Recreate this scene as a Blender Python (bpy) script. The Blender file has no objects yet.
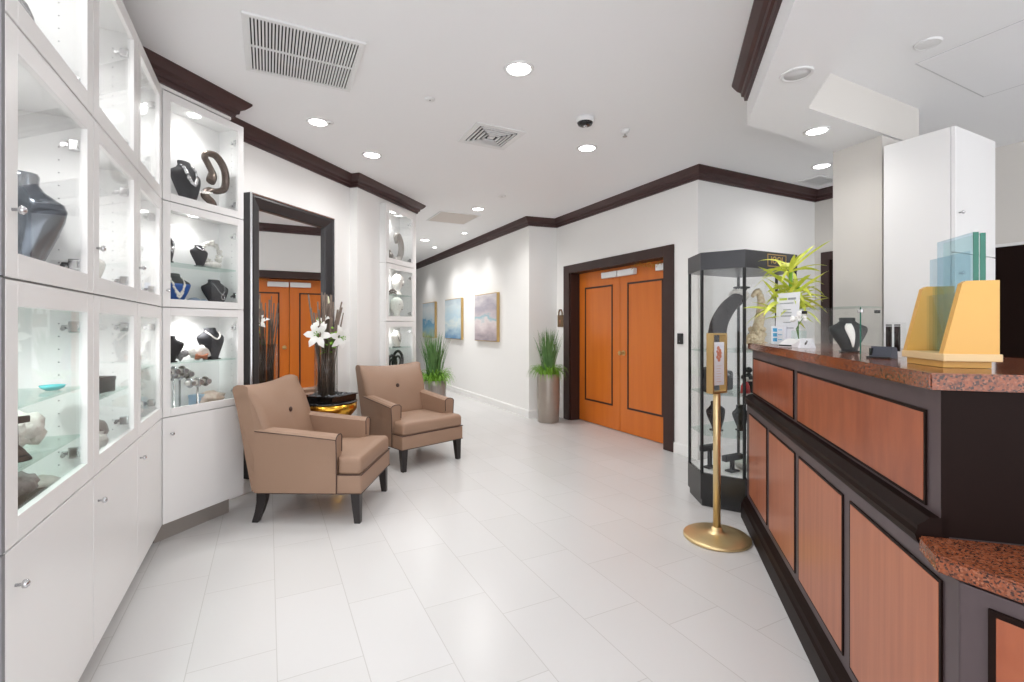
import bpy, bmesh, math, random
from mathutils import Vector, Matrix, noise
random.seed(7)
PI = math.pi
scn = bpy.context.scene
scn.cycles.transparent_max_bounces = 48
scn.cycles.max_bounces = 12
COL = scn.collection

# ------------------------------------------------------------------ colour / materials
def S(r, g, b):
    def f(c):
        c /= 255.0
        return c / 12.92 if c <= 0.04045 else ((c + 0.055) / 1.055) ** 2.4
    return (f(r), f(g), f(b), 1.0)

MATS = {}
def mat(name, col, rough=0.5, metal=0.0, spec=0.5, emit=None, estr=0.0, nscale=0, namt=0.0, ncol=None, bump=0.0, coat=0.0, stretch=None):
    m = bpy.data.materials.new(name); m.use_nodes = True
    nt = m.node_tree; b = nt.nodes['Principled BSDF']
    b.inputs['Base Color'].default_value = col
    b.inputs['Roughness'].default_value = rough
    b.inputs['Metallic'].default_value = metal
    b.inputs['Specular IOR Level'].default_value = spec
    b.inputs['Coat Weight'].default_value = coat
    if emit:
        b.inputs['Emission Color'].default_value = emit
        b.inputs['Emission Strength'].default_value = estr
    if nscale:
        tc = nt.nodes.new('ShaderNodeTexCoord')
        src = tc.outputs['Object']
        if stretch:
            mp = nt.nodes.new('ShaderNodeMapping'); mp.inputs['Scale'].default_value = stretch
            nt.links.new(src, mp.inputs['Vector']); src = mp.outputs['Vector']
        nz = nt.nodes.new('ShaderNodeTexNoise'); nz.inputs['Scale'].default_value = nscale
        nz.inputs['Detail'].default_value = 6
        nt.links.new(src, nz.inputs['Vector'])
        if namt:
            mx = nt.nodes.new('ShaderNodeMix'); mx.data_type = 'RGBA'
            mx.inputs['A'].default_value = col
            mx.inputs['B'].default_value = ncol or (col[0]*.6, col[1]*.6, col[2]*.6, 1)
            mr = nt.nodes.new('ShaderNodeMapRange')
            mr.inputs['From Min'].default_value = .35; mr.inputs['From Max'].default_value = .7
            mr.inputs['To Max'].default_value = namt
            nt.links.new(nz.outputs['Fac'], mr.inputs['Value'])
            nt.links.new(mr.outputs['Result'], mx.inputs['Factor'])
            nt.links.new(mx.outputs['Result'], b.inputs['Base Color'])
        if bump:
            bp = nt.nodes.new('ShaderNodeBump'); bp.inputs['Strength'].default_value = bump
            bp.inputs['Distance'].default_value = .01
            nt.links.new(nz.outputs['Fac'], bp.inputs['Height'])
            nt.links.new(bp.outputs['Normal'], b.inputs['Normal'])
    MATS[name] = m
    return m

def glass_mat(name, tint=(.97, .99, .98, 1), ior=1.45, gain=.6):
    m = bpy.data.materials.new(name); m.use_nodes = True
    nt = m.node_tree; nt.nodes.clear()
    o = nt.nodes.new('ShaderNodeOutputMaterial')
    t = nt.nodes.new('ShaderNodeBsdfTransparent'); t.inputs['Color'].default_value = tint
    g = nt.nodes.new('ShaderNodeBsdfGlossy'); g.inputs['Roughness'].default_value = .01
    f = nt.nodes.new('ShaderNodeFresnel')
    ge = nt.nodes.new('ShaderNodeNewGeometry'); mx = nt.nodes.new('ShaderNodeMix')
    mx.inputs['A'].default_value = ior; mx.inputs['B'].default_value = 1 / ior
    nt.links.new(ge.outputs['Backfacing'], mx.inputs['Factor']); nt.links.new(mx.outputs['Result'], f.inputs['IOR'])
    k = nt.nodes.new('ShaderNodeMath'); k.operation = 'MULTIPLY'; k.inputs[1].default_value = gain
    x = nt.nodes.new('ShaderNodeMixShader')
    nt.links.new(f.outputs[0], k.inputs[0]); nt.links.new(k.outputs[0], x.inputs[0])
    nt.links.new(t.outputs[0], x.inputs[1]); nt.links.new(g.outputs[0], x.inputs[2])
    nt.links.new(x.outputs[0], o.inputs['Surface'])
    MATS[name] = m
    return m

WALL = mat('wall_paint', S(244, 243, 241), .7, nscale=30, bump=.02)
CEIL = mat('ceiling_paint', S(247, 247, 248), .8)
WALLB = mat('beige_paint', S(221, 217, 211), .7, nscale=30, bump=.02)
WHITE = mat('white_laminate', S(240, 239, 238), .3, spec=.4)
WHITEIN = mat('white_interior', S(243, 243, 242), .5)
SHADEPANEL = mat('grey_end_panel', S(128, 128, 130), .5)  # side panel in shade, its darkness put into the colour
TRIMW = mat('white_trim', S(242, 241, 239), .45)
DARKWOOD = mat('dark_wood', S(70, 44, 43), .38, nscale=6, namt=.5, ncol=S(50, 32, 31), stretch=(1, 1, .2))
JAMBWOOD = mat('jamb_wood', S(56, 34, 30), .4, nscale=5, namt=.4, ncol=S(40, 23, 20), stretch=(1, 1, .15))
ESPRESSO = mat('espresso_wood', S(84, 71, 73), .38, spec=.4, nscale=7, namt=.4, ncol=S(56, 45, 46), stretch=(1, 1, .2))
BLACKWOOD = mat('black_brown_wood', S(28, 16, 13), .45, spec=.08)
ORANGE = mat('orange_veneer', S(214, 116, 34), .32, nscale=4, namt=.35, ncol=S(194, 92, 20), stretch=(3, 3, .25))
INLAY = mat('dark_inlay', S(58, 26, 18), .4)
CHERRY = mat('cherry_veneer', S(178, 108, 76), .3, nscale=16, namt=.6, ncol=S(150, 82, 54), stretch=(2.2, 1, .12))
CHERRYD = mat('figured_cherry_veneer', S(164, 90, 58), .28, nscale=16, namt=.7, ncol=S(132, 64, 40), stretch=(1.2, 1, .35))
STEEL = mat('brushed_steel', S(176, 170, 164), .4, metal=.5)
CHROME = mat('chrome', S(210, 210, 212), .15, metal=1)
SILVER = mat('silver', S(205, 205, 208), .25, metal=.9)
BRASS = mat('brass', S(226, 202, 152), .36, metal=.85, nscale=40, bump=.02)
BRASSM = mat('matt_brass', S(196, 166, 112), .4, metal=.7)
GOLD = mat('gold', S(214, 160, 60), .2, metal=1)
TAN = mat('tan_upholstery', S(157, 127, 106), .55, nscale=220, namt=.25, ncol=S(139, 109, 90), bump=.05)
PIPING = mat('brown_piping', S(72, 52, 45), .6)
LEGW = mat('ebony_leg', S(38, 33, 33), .35)
BLACK = mat('black_lacquer', S(22, 21, 22), .25)
BLACKM = mat('matt_black', S(32, 32, 34), .6)
CHARCOAL = mat('charcoal_velvet', S(48, 48, 52), .8)
GREYBUST = mat('polished_grey', S(110, 116, 124), .12, metal=.75)
LEADGREY = mat('warm_grey', S(128, 122, 116), .3, metal=.3)
BRONZE = mat('bronze_grey', S(112, 98, 90), .25, metal=.5)
PEARL = mat('pearl', S(240, 236, 230), .2)
CORALW = mat('white_coral', S(228, 226, 220), .8, nscale=60, namt=.5, ncol=S(190, 186, 178), bump=.4)
SHELL = mat('pale_shell', S(232, 222, 208), .5, nscale=20, namt=.7, ncol=S(190, 150, 120), bump=.3)
STONE = mat('grey_geode', S(150, 146, 146), .7, nscale=30, namt=.8, ncol=S(96, 92, 92), bump=.5)
TURQ = mat('turquoise_glass', S(90, 205, 210), .15)
BLUE = mat('blue_cloth', S(30, 78, 150), .6)
PALEBLUE = mat('pale_blue', S(180, 208, 230), .4)
SEABLUE = mat('blue_grey_beads', S(130, 148, 170), .4, nscale=50, namt=.6)
RED = mat('red_lacquer', S(196, 60, 60), .4)
COPPER = mat('copper_cord', S(190, 125, 95), .35, metal=.5)
ORNATE = mat('ornate_gold_ivory', S(244, 230, 200), .35, nscale=60, namt=.8, ncol=S(200, 168, 118), bump=.4)
POTSIL = mat('silver_fluted_pot', S(176, 170, 164), .35, metal=.35, nscale=12, namt=.5, ncol=S(140, 134, 130), stretch=(4, 4, .3))
POTTAUP = mat('taupe_glazed_pot', S(168, 158, 148), .3, metal=.3, nscale=4, namt=.4, ncol=S(140, 130, 120))
SOIL = mat('dark_soil', S(60, 50, 42), .9)
GRASS = mat('grass_green', S(112, 152, 88), .6, nscale=8, namt=.7, ncol=S(66, 108, 60))
GRASSL = mat('lime_green', S(138, 186, 62), .6, nscale=8, namt=.6, ncol=S(92, 146, 44))
DRAC = mat('yellow_green_leaf', S(232, 234, 96), .45, nscale=14, namt=.7, ncol=S(158, 186, 54))
STEMG = mat('green_stem', S(90, 130, 60), .6)
TWIG = mat('dark_twig', S(120, 104, 92), .7, nscale=30, namt=.6, ncol=S(76, 64, 58))
LILY = mat('lily_petal', S(250, 249, 246), .5)
BUD = mat('pale_bud', S(222, 222, 190), .5)
PEBBLE = mat('grey_pebble', S(120, 122, 126), .5, nscale=40, namt=.7)
MAPLE = mat('golden_maple', S(222, 172, 88), .4, nscale=4, namt=.35, ncol=S(206, 150, 66), stretch=(1, 1, .3))
MAPLEL = mat('pale_maple', S(230, 200, 150), .4, nscale=6, namt=.3, ncol=S(214, 178, 124))
GREENEDGE = mat('green_glass_edge', S(14, 104, 84), .1)
PAPER = mat('white_paper', S(238, 240, 246), .5)
GREYTXT = mat('grey_print', S(160, 165, 172), .6)
LIMETXT = mat('lime_print', S(196, 214, 60), .6)
CYAN = mat('cyan_print', S(70, 170, 220), .5)
SKIN = mat('pink_print', S(214, 140, 112), .6)
NAVY = mat('navy_leatherette', S(66, 70, 82), .5)
PLASTW = mat('white_plastic', S(236, 236, 236), .4)
PLASTG = mat('grey_plastic', S(120, 120, 122), .4)
VOIDDARK = mat('dark_duct', S(40, 40, 41), .8)  # dark tone that stands in for unlit hollows
RETURNP = mat('beige_panel', S(214, 206, 200), .7)
PLAQUE = mat('bronze_plaque', S(120, 94, 66), .45, metal=.3)
TINSEL = mat('gold_tinsel', S(216, 170, 80), .3, metal=.9)
FRAMEB = mat('black_mirror_frame', S(46, 44, 46), .35)
GLASS = glass_mat('clear_glass', (.988, .992, .99, 1))
GLASSG = glass_mat('green_tint_glass', (.91, .97, .95, 1))
GLASSB = glass_mat('blue_tint_glass', (.80, .88, .92, 1))
GLASSF = glass_mat('frosted_pale_glass', (.90, .92, .93, 1))
GLASSV = glass_mat('smoky_vase_glass', (.92, .915, .91, 1))
MIRROR = mat('mirror_silver', (.9, .9, .9, 1), .0, metal=1)
LAMP = mat('lamp_glow', (1, 1, 1, 1), .5, emit=(1, .985, .965, 1), estr=14)
PUCK = mat('puck_glow', (1, 1, 1, 1), .5, emit=(1, .98, .95, 1), estr=8)
OFFLAMP = mat('unlit_lens', S(225, 225, 226), .25)

def node_granite():
    m = bpy.data.materials.new('red_granite'); m.use_nodes = True
    nt = m.node_tree; b = nt.nodes['Principled BSDF']
    tc = nt.nodes.new('ShaderNodeTexCoord')
    v = nt.nodes.new('ShaderNodeTexVoronoi'); v.inputs['Scale'].default_value = 240
    nz = nt.nodes.new('ShaderNodeTexNoise'); nz.inputs['Scale'].default_value = 45; nz.inputs['Detail'].default_value = 5
    r1 = nt.nodes.new('ShaderNodeValToRGB'); e = r1.color_ramp.elements
    e[0].position = 0; e[0].color = S(40, 28, 26)
    e[1].position = 1; e[1].color = S(168, 108, 80)
    for p, c in ((.3, S(58, 38, 32)), (.42, S(152, 80, 48)), (.62, S(112, 62, 42)), (.8, S(154, 94, 66))):
        x = e.new(p); x.color = c
    sep = nt.nodes.new('ShaderNodeSeparateColor')
    ad = nt.nodes.new('ShaderNodeMath'); ad.operation = 'MULTIPLY_ADD'; ad.inputs[1].default_value = .6
    sb = nt.nodes.new('ShaderNodeMath'); sb.operation = 'MULTIPLY'; sb.inputs[1].default_value = .45
    nt.links.new(tc.outputs['Object'], v.inputs['Vector']); nt.links.new(tc.outputs['Object'], nz.inputs['Vector'])
    nt.links.new(v.outputs['Color'], sep.inputs[0]); nt.links.new(nz.outputs['Fac'], sb.inputs[0])
    nt.links.new(sep.outputs[0], ad.inputs[0]); nt.links.new(sb.outputs[0], ad.inputs[2])
    nt.links.new(ad.outputs[0], r1.inputs['Fac']); nt.links.new(r1.outputs['Color'], b.inputs['Base Color'])
    b.inputs['Roughness'].default_value = .12
    return m
GRANITE = node_granite()

D1 = (-.4532, .8914); N1 = (.8914, .4532)
_a = math.radians(18.06); D2 = (math.sin(_a), math.cos(_a)); N2 = (math.cos(_a), -math.sin(_a))
_c = math.radians(16.15); DC = (math.sin(_c), math.cos(_c)); NC = (math.cos(_c), -math.sin(_c))
def neg(v): return (-v[0], -v[1])

def node_tiles():
    m = bpy.data.materials.new('floor_tiles'); m.use_nodes = True
    nt = m.node_tree; b = nt.nodes['Principled BSDF']; L = nt.links
    tc = nt.nodes.new('ShaderNodeTexCoord'); sp = nt.nodes.new('ShaderNodeSeparateXYZ')
    L.new(tc.outputs['Object'], sp.inputs[0])
    def M(op, a, c=None, k=None):
        n = nt.nodes.new('ShaderNodeMath'); n.operation = op
        for i, x in enumerate((a, c, k)):
            if x is None: continue
            if isinstance(x, (int, float)): n.inputs[i].default_value = x
            else: L.new(x, n.inputs[i])
        return n.outputs[0]
    X, Y = sp.outputs[0], sp.outputs[1]
    t = M('ADD', M('MULTIPLY', X, D1[0]), M('MULTIPLY', Y, D1[1]))
    n = M('ADD', M('MULTIPLY', X, N1[0]), M('MULTIPLY', Y, N1[1]))
    rn = M('DIVIDE', M('SUBTRACT', n, .031), .306)
    row = M('FLOOR', rn)
    tt = M('DIVIDE', M('ADD', M('SUBTRACT', t, 1.958), M('MULTIPLY', row, .2)), .6)
    def edge(x, w):
        f = M('FRACT', x)
        d = M('MINIMUM', f, M('SUBTRACT', 1.0, f))
        return M('LESS_THAN', d, w)
    g = M('MAXIMUM', edge(rn, .0055), edge(tt, .0028))
    wn = nt.nodes.new('ShaderNodeTexWhiteNoise'); wn.noise_dimensions = '2D'
    cb = nt.nodes.new('ShaderNodeCombineXYZ'); L.new(row, cb.inputs[0]); L.new(M('FLOOR', tt), cb.inputs[1])
    L.new(cb.outputs[0], wn.inputs['Vector'])
    nz = nt.nodes.new('ShaderNodeTexNoise'); nz.inputs['Scale'].default_value = 3; nz.inputs['Detail'].default_value = 5
    L.new(tc.outputs['Object'], nz.inputs['Vector'])
    v = M('MULTIPLY_ADD', wn.outputs['Value'], .7, M('MULTIPLY', nz.outputs['Fac'], .3))
    c1 = nt.nodes.new('ShaderNodeMix'); c1.data_type = 'RGBA'
    c1.inputs['A'].default_value = S(207, 206, 205); c1.inputs['B'].default_value = S(212, 211, 211)
    L.new(v, c1.inputs['Factor'])
    c2 = nt.nodes.new('ShaderNodeMix'); c2.data_type = 'RGBA'
    c2.inputs['B'].default_value = S(190, 188, 186)
    L.new(c1.outputs['Result'], c2.inputs['A']); L.new(g, c2.inputs['Factor'])
    L.new(c2.outputs['Result'], b.inputs['Base Color'])
    b.inputs['Roughness'].default_value = .27
    b.inputs['Specular IOR Level'].default_value = .45
    return m
FLOORM = node_tiles()

def node_painting(name, cols, seed):
    m = bpy.data.materials.new(name); m.use_nodes = True
    nt = m.node_tree; b = nt.nodes['Principled BSDF']; L = nt.links
    tc = nt.nodes.new('ShaderNodeTexCoord'); sp = nt.nodes.new('ShaderNodeSeparateXYZ')
    L.new(tc.outputs['Generated'], sp.inputs[0])
    mp = nt.nodes.new('ShaderNodeMapping'); mp.inputs['Location'].default_value = (seed, seed * 2, 0)
    mp.inputs['Scale'].default_value = (1.2, 1, 3.2)
    L.new(tc.outputs['Generated'], mp.inputs['Vector'])
    nz = nt.nodes.new('ShaderNodeTexNoise'); nz.inputs['Scale'].default_value = 2.2; nz.inputs['Detail'].default_value = 8
    L.new(mp.outputs['Vector'], nz.inputs['Vector'])
    ma = nt.nodes.new('ShaderNodeMath'); ma.operation = 'MULTIPLY_ADD'; ma.inputs[1].default_value = .55
    L.new(nz.outputs['Fac'], ma.inputs[0])
    mb = nt.nodes.new('ShaderNodeMath'); mb.operation = 'SUBTRACT'; mb.inputs[1].default_value = .27
    L.new(sp.outputs[2], mb.inputs[0]); L.new(mb.outputs[0], ma.inputs[2])
    r = nt.nodes.new('ShaderNodeValToRGB'); e = r.color_ramp.elements
    e[0].position = cols[0][0]; e[0].color = cols[0][1]; e[1].position = cols[-1][0]; e[1].color = cols[-1][1]
    for p, c in cols[1:-1]:
        x = e.new(p); x.color = c
    L.new(ma.outputs[0], r.inputs['Fac']); L.new(r.outputs['Color'], b.inputs['Base Color'])
    b.inputs['Roughness'].default_value = .6
    return m

# ------------------------------------------------------------------ mesh builder
class MB:
    def __init__(self): self.bm = bmesh.new(); self.mi = 0
    def _tag(self, faces, smooth=False):
        for f in faces: f.material_index = self.mi; f.smooth = smooth
    def box(self, lo, hi, bevel=0.0, rot=None, seg=2, smooth=False):
        lo, hi = Vector(lo), Vector(hi); c = (lo + hi) / 2; s = hi - lo
        t = bmesh.new(); bmesh.ops.create_cube(t, size=1)
        for v in t.verts: v.co = Vector((v.co.x * s.x, v.co.y * s.y, v.co.z * s.z))
        if bevel: bmesh.ops.bevel(t, geom=t.edges[:], offset=bevel, segments=seg, affect='EDGES', profile=.6)
        R = rot or Matrix.Identity(3)
        self._merge(t, lambda p: R @ p + c, smooth)
        return self
    def _merge(self, t, fn, smooth):
        mp = {v: self.bm.verts.new(fn(v.co)) for v in t.verts}
        fs = []
        for f in t.faces:
            try: fs.append(self.bm.faces.new([mp[v] for v in f.verts]))
            except ValueError: pass
        self._tag(fs, smooth); t.free()
    def loft(self, rings, caps=True, smooth=True, close=False):
        vs = [[self.bm.verts.new(p) for p in r] for r in rings]
        n = len(vs[0]); fs = []
        pairs = list(zip(vs[:-1], vs[1:])) + ([(vs[-1], vs[0])] if close else [])
        for a, b in pairs:
            for i in range(n):
                j = (i + 1) % n
                fs.append(self.bm.faces.new((a[i], a[j], b[j], b[i])))
        self._tag(fs, smooth)
        if caps and not close:
            self._tag([self.bm.faces.new(vs[0][::-1]), self.bm.faces.new(vs[-1])], False)
        return self
    def lathe(self, prof, n=28, c=(0, 0, 0), smooth=True):
        rings = []
        for r, z in prof:
            r = max(r, 1e-4)
            rings.append([Vector((c[0] + r * math.cos(2 * PI * i / n), c[1] + r * math.sin(2 * PI * i / n), c[2] + z)) for i in range(n)])
        return self.loft(rings, smooth=smooth)
    def cyl(self, a, b, r, n=16, r2=None):
        return self.tube([a, b], r, n, radii=[r, r if r2 is None else r2])
    def tube(self, path, r, n=8, radii=None, close=False, flat=1.0):
        P = [Vector(p) for p in path]; m = len(P); rings = []
        up = None
        for i in range(m):
            if close: d = P[(i + 1) % m] - P[i - 1]
            else: d = P[min(i + 1, m - 1)] - P[max(i - 1, 0)]
            d = d.normalized() if d.length > 1e-9 else Vector((0, 0, 1))
            if up is None: up = Vector((0, 0, 1)) if abs(d.z) < .9 else Vector((0, 1, 0))
            u = (up - d * up.dot(d)).normalized(); w = d.cross(u); up = u
            rr = radii[i] if radii else r
            rings.append([P[i] + (u * math.cos(2 * PI * k / n) + w * math.sin(2 * PI * k / n) * flat) * rr for k in range(n)])
        return self.loft(rings, close=close)
    def sphere(self, c, r, sub=1, sc=(1, 1, 1), disp=0, freq=8, seed=0, rot=None):
        t = bmesh.new(); bmesh.ops.create_icosphere(t, subdivisions=sub, radius=1)
        c = Vector(c)
        def fn(p):
            k = 1 + (disp * noise.noise(p * freq + Vector((seed, seed * 1.7, 0))) if disp else 0)
            q = Vector((p.x * sc[0], p.y * sc[1], p.z * sc[2])) * r * k
            return c + (rot @ q if rot else q)
        self._merge(t, fn, True)
        return self
    def prism(self, poly, z0, z1, fn=None, bevel=0.0):
        """poly: 2D outline; extruded between z0 and z1; fn maps (a,b,z)->xyz"""
        fn = fn or (lambda a, b, z: (a, b, z))
        lo = [self.bm.verts.new(fn(a, b, z0)) for a, b in poly]
        hi = [self.bm.verts.new(fn(a, b, z1)) for a, b in poly]
        n = len(poly); fs = [self.bm.faces.new(lo[::-1]), self.bm.faces.new(hi)]
        for i in range(n):
            j = (i + 1) % n
            fs.append(self.bm.faces.new((lo[i], lo[j], hi[j], hi[i])))
        self._tag(fs); return self
    def strip(self, path, width, side, taper=True, fold=0.0):
        P = [Vector(p) for p in path]; m = len(P); prev = None; fs = []
        for i, p in enumerate(P):
            k = i / (m - 1)
            w = width * (math.sin(PI * min(1, .15 + k * .85)) ** .7 if taper else 1) * .5 + .0004
            s = Vector(side).normalized()
            c = p - Vector((0, 0, fold * w))
            cur = [self.bm.verts.new(p - s * w), self.bm.verts.new(c), self.bm.verts.new(p + s * w)]
            if prev:
                for q in (0, 1): fs.append(self.bm.faces.new((prev[q], prev[q + 1], cur[q + 1], cur[q])))
            prev = cur
        self._tag(fs, True); return self
    def obj(self, name, m, parent=None, loc=None, rz=0.0):
        bmesh.ops.recalc_face_normals(self.bm, faces=self.bm.faces[:])
        me = bpy.data.meshes.new(name); self.bm.to_mesh(me); self.bm.free()
        for x in (m if isinstance(m, (list, tuple)) else [m]): me.materials.append(x)
        o = bpy.data.objects.new(name, me); COL.objects.link(o)
        if parent is not None: o.parent = parent
        if loc is not None: o.location = loc
        o.rotation_euler.z = rz
        return o

class Frame:
    """plan frame: origin P, unit normal n pointing to the viewer's side; local x runs to the right seen from there, y goes deeper"""
    def __init__(s, P, n):
        s.P = P; s.n = n; s.X = (-n[1], n[0]); s.Y = (-n[0], -n[1]); s.rot = math.atan2(n[0], -n[1])
    def w(s, x, y, z=0.0): return Vector((s.P[0] + x * s.X[0] + y * s.Y[0], s.P[1] + x * s.X[1] + y * s.Y[1], z))

def tag(o, label, cat, group=None, kind=None):
    if label: o['label'] = label
    if cat: o['category'] = cat
    if group: o['group'] = group
    if kind: o['kind'] = kind
    return o
def thing(name, label, cat, loc, rz=0.0, group=None):
    o = bpy.data.objects.new(name, None); COL.objects.link(o); o.empty_display_size = .05
    o.location = loc; o.rotation_euler.z = rz
    return tag(o, label, cat, group)
def struct(name, mb, m, label=None, **k):
    o = mb.obj(name, m, **k); o['kind'] = 'structure'
    if label: o['label'] = label
    return o
def copy_tree(o, parent=None):
    c = o.copy(); COL.objects.link(c)
    if parent is not None: c.parent = parent
    for ch in list(o.children): copy_tree(ch, c)
    return c

def sweep(mb, path, prof, closed_ends=True):
    """sweep a profile [(out,z)] along a plan path, out = to the right of travel, mitred"""
    P = [Vector((p[0], p[1])) for p in path]; n = len(P); rings = []
    for i in range(n):
        d0 = (P[i] - P[i - 1]).normalized() if i > 0 else (P[1] - P[0]).normalized()
        d1 = (P[i + 1] - P[i]).normalized() if i < n - 1 else d0
        r0 = Vector((d0.y, -d0.x)); r1 = Vector((d1.y, -d1.x))
        b = (r0 + r1); b = b / max(b.length_squared, 1e-6) * 2
        rings.append([Vector((P[i].x + b.x * o, P[i].y + b.y * o, z)) for o, z in prof])
    mb.loft(rings, smooth=False)
    return mb

HC = 2.86
# ------------------------------------------------------------------ camera
cam = bpy.data.cameras.new('camera'); co = bpy.data.objects.new('camera', cam); COL.objects.link(co)
co.location = (0, 0, 1.3); co.rotation_euler = (PI / 2, 0, 0)
cam.sensor_width = 36; cam.lens = 36 * 480 / 1024; cam.shift_y = -14 / 1024; cam.clip_start = .02
scn.camera = co

# ------------------------------------------------------------------ plan points
PA = (-2.083, 2.856)
FL = Frame(PA, N1)                       # long showcase run
FN = Frame(PA, N2)                       # necklace showcase
def n2pt(n, s): return (N2[0] * n + D2[0] * s, N2[1] * n + D2[1] * s)
def s2(p): return p[0] * D2[0] + p[1] * D2[1]
NCABW = .58
E_END = FN.w(NCABW, 0)
s_end = s2(E_END)
FNr = lambda x, y: tuple(FN.w(x, y)[:2])
NM = -3.15                               # mirror wall plane
NP = -3.06                               # pier plane
s_in = s2((-1.685, 4.99)); s_pe = s2((-1.2236, 6.118))
M0 = n2pt(NM, s_end - .2); M1 = n2pt(NM, s_in); P0 = n2pt(NP, s_in); P1 = n2pt(NP, s_pe)
CW1 = (.243, 6.857)                      # corridor wall outer corner
CW0 = (CW1[0] + D1[0] * 8, CW1[1] + D1[1] * 8)
DW0 = (.657, 7.007); DW1 = (1.825, 4.709)
EW0 = (DW1[0] + N1[0] * 1.89, DW1[1] + N1[1] * 1.89)
EW1 = (EW0[0] - D1[0] * 7, EW0[1] - D1[1] * 7)
FD = Frame(DW1, neg(N1))                 # door wall seen from the room: local x grows toward the camera
Ldw = math.hypot(DW1[0] - DW0[0], DW1[1] - DW0[1])

# ------------------------------------------------------------------ setting
b = MB(); b.prism([(-6, -4), (6, -4), (9, 6), (3, 16), (-7, 16), (-7, 4)], -.1, 0); struct('floor', b, FLOORM)
b = MB(); b.prism([(-6, -4), (6, -4), (9, 6), (3, 16), (-7, 16), (-7, 4)], HC, HC + .1); struct('ceiling', b, CEIL)

def wallrun(name, pts, thick=.12, z0=0, z1=HC, m=WALL):
    b = MB(); sweep(b, pts, [(0, z0), (0, z1), (-thick, z1), (-thick, z0)]); return struct(name, b, m)
wallrun('wall_left', [FL.w(-2.4, .34), FL.w(.02, .34), FN.w(.0, .34)])
_s0 = s2((-1.398, 5.325)); _s1 = _s0 + .645
wallrun('wall_mirror', [n2pt(NM, s_end + .02), M1, P0, n2pt(NP, _s0 - .004), n2pt(-3.205, _s0 - .004), n2pt(-3.205, _s1), n2pt(NP, _s1), P1, n2pt(NM - 1.2, s_pe)], z1=2.685)
b = MB(); b.prism([n2pt(NM, s_in), P0, P1, n2pt(NM, s_pe)], 2.685, HC); struct('wall_bulkhead', b, WALL)
wallrun('wall_mirror_upper', [n2pt(NM, s2(FNr(.475, 0))), M1], z0=2.685)
b = MB(); b.prism([FNr(-.3, 0), FNr(.475, 0), FNr(.475, .25), FNr(-.3, .25)], 2.725, HC); struct('wall_bulkhead_showcase', b, WALL)
wallrun('wall_corridor', [CW0, CW1, DW0, tuple(FD.w(-2.235, 0)[:2])])
wallrun('wall_entrance', [FD.w(-.445, 0)[:2], DW1, EW0])
wallrun('wall_right', [EW0, EW1], m=WALLB)
# header over the double door
x0, x1 = -2.235, -.445                      # opening in door-wall local x (0 at the near corner)
b = MB(); b.box((x0, 0, 2.05), (x1, .12, HC)); struct('wall_header', b, WALL, loc=FD.w(0, 0), rz=FD.rot)
b = MB(); b.box((x0 - .1, .25, 0), (x1 + .1, .30, 2.2)); b.box((x0 - .1, .12, 0), (x0 - .03, .25, 2.2)); b.box((x1 + .03, .12, 0), (x1 + .1, .25, 2.2)); b.box((x0 - .1, .12, 2.1), (x1 + .1, .25, 2.2)); struct('wall_behind_doors', b, VOIDDARK, loc=FD.w(0, 0), rz=FD.rot)  # unseen box added to stop light leaking through the door gap
# inner side of the corridor, behind the pier
cl0 = n2pt(NM - .1, s_pe); _k = 1.5 - (cl0[0] * N1[0] + cl0[1] * N1[1]); cl0 = (cl0[0] + N1[0] * _k, cl0[1] + N1[1] * _k)
wallrun('wall_corridor_inner', [n2pt(NP - .25, s_pe - .05), cl0, (cl0[0] + D1[0] * 9, cl0[1] + D1[1] * 9)])
# corridor far end
b = MB(); e0 = CW0; e1 = (CW0[0] - N1[0] * 3, CW0[1] - N1[1] * 3); sweep(b, [e1, e0], [(0, 0), (0, HC), (-.1, HC), (-.1, 0)]); struct('wall_back', b, WALL)

CROWN = [(0, HC), (.092, HC), (.092, HC - .012), (.078, HC - .03), (.06, HC - .05), (.04, HC - .062), (.036, HC - .085), (.022, HC - .09), (.018, HC - .115), (0, HC - .115)]
def crown(name, pts):
    b = MB(); sweep(b, pts, CROWN[::-1]); return struct(name, b, DARKWOOD)
crown('trim_1', [FNr(-.35, 0), FNr(.475, 0), n2pt(NM, s2(FNr(.475, 0))), M1, P0, P1, n2pt(NP - .3, s_pe)])
crown('trim_2', [CW0, CW1, DW0, DW1, EW0, (EW0[0] - D1[0] * .9, EW0[1] - D1[1] * .9)])
BASEP = [(0, 0), (0, .11), (.01, .11), (.016, .095), (.016, 0)]
b = MB(); sweep(b, [CW0, CW1, DW0, tuple(FD.w(-2.375, 0)[:2])], BASEP); struct('baseboard_corridor', b, TRIMW)
b = MB(); sweep(b, [tuple(FD.w(-.305, 0)[:2]), DW1, EW0, (EW0[0] - D1[0] * .05, EW0[1] - D1[1] * .05)], BASEP); struct('baseboard_entrance', b, TRIMW)
b = MB(); sweep(b, [n2pt(NM, s_end + .02), M1, P0, P1], BASEP); struct('baseboard_mirror', b, TRIMW)

# soffit over the counter with its crown
SB = 2.6
bz0 = (1.51, 3.085); bz1 = (1.757, 2.849)
col_far = (2.398, 3.586)
near = lambda p, k: (p[0] - D2[0] * k, p[1] - D2[1] * k)
alongN = lambda p, k: (p[0] + N1[0] * k, p[1] + N1[1] * k)
far_e = alongN(bz1, 1.30); back_e = (far_e[0] + D1[0] * .36, far_e[1] + D1[1] * .36)
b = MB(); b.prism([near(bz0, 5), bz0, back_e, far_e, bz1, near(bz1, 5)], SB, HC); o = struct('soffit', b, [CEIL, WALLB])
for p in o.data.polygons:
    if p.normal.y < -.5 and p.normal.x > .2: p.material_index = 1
cs = (bz0[0] - D2[0] * .02, bz0[1] - D2[1] * .02)
crown('trim_3', [cs, near(bz0, 5)])
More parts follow.
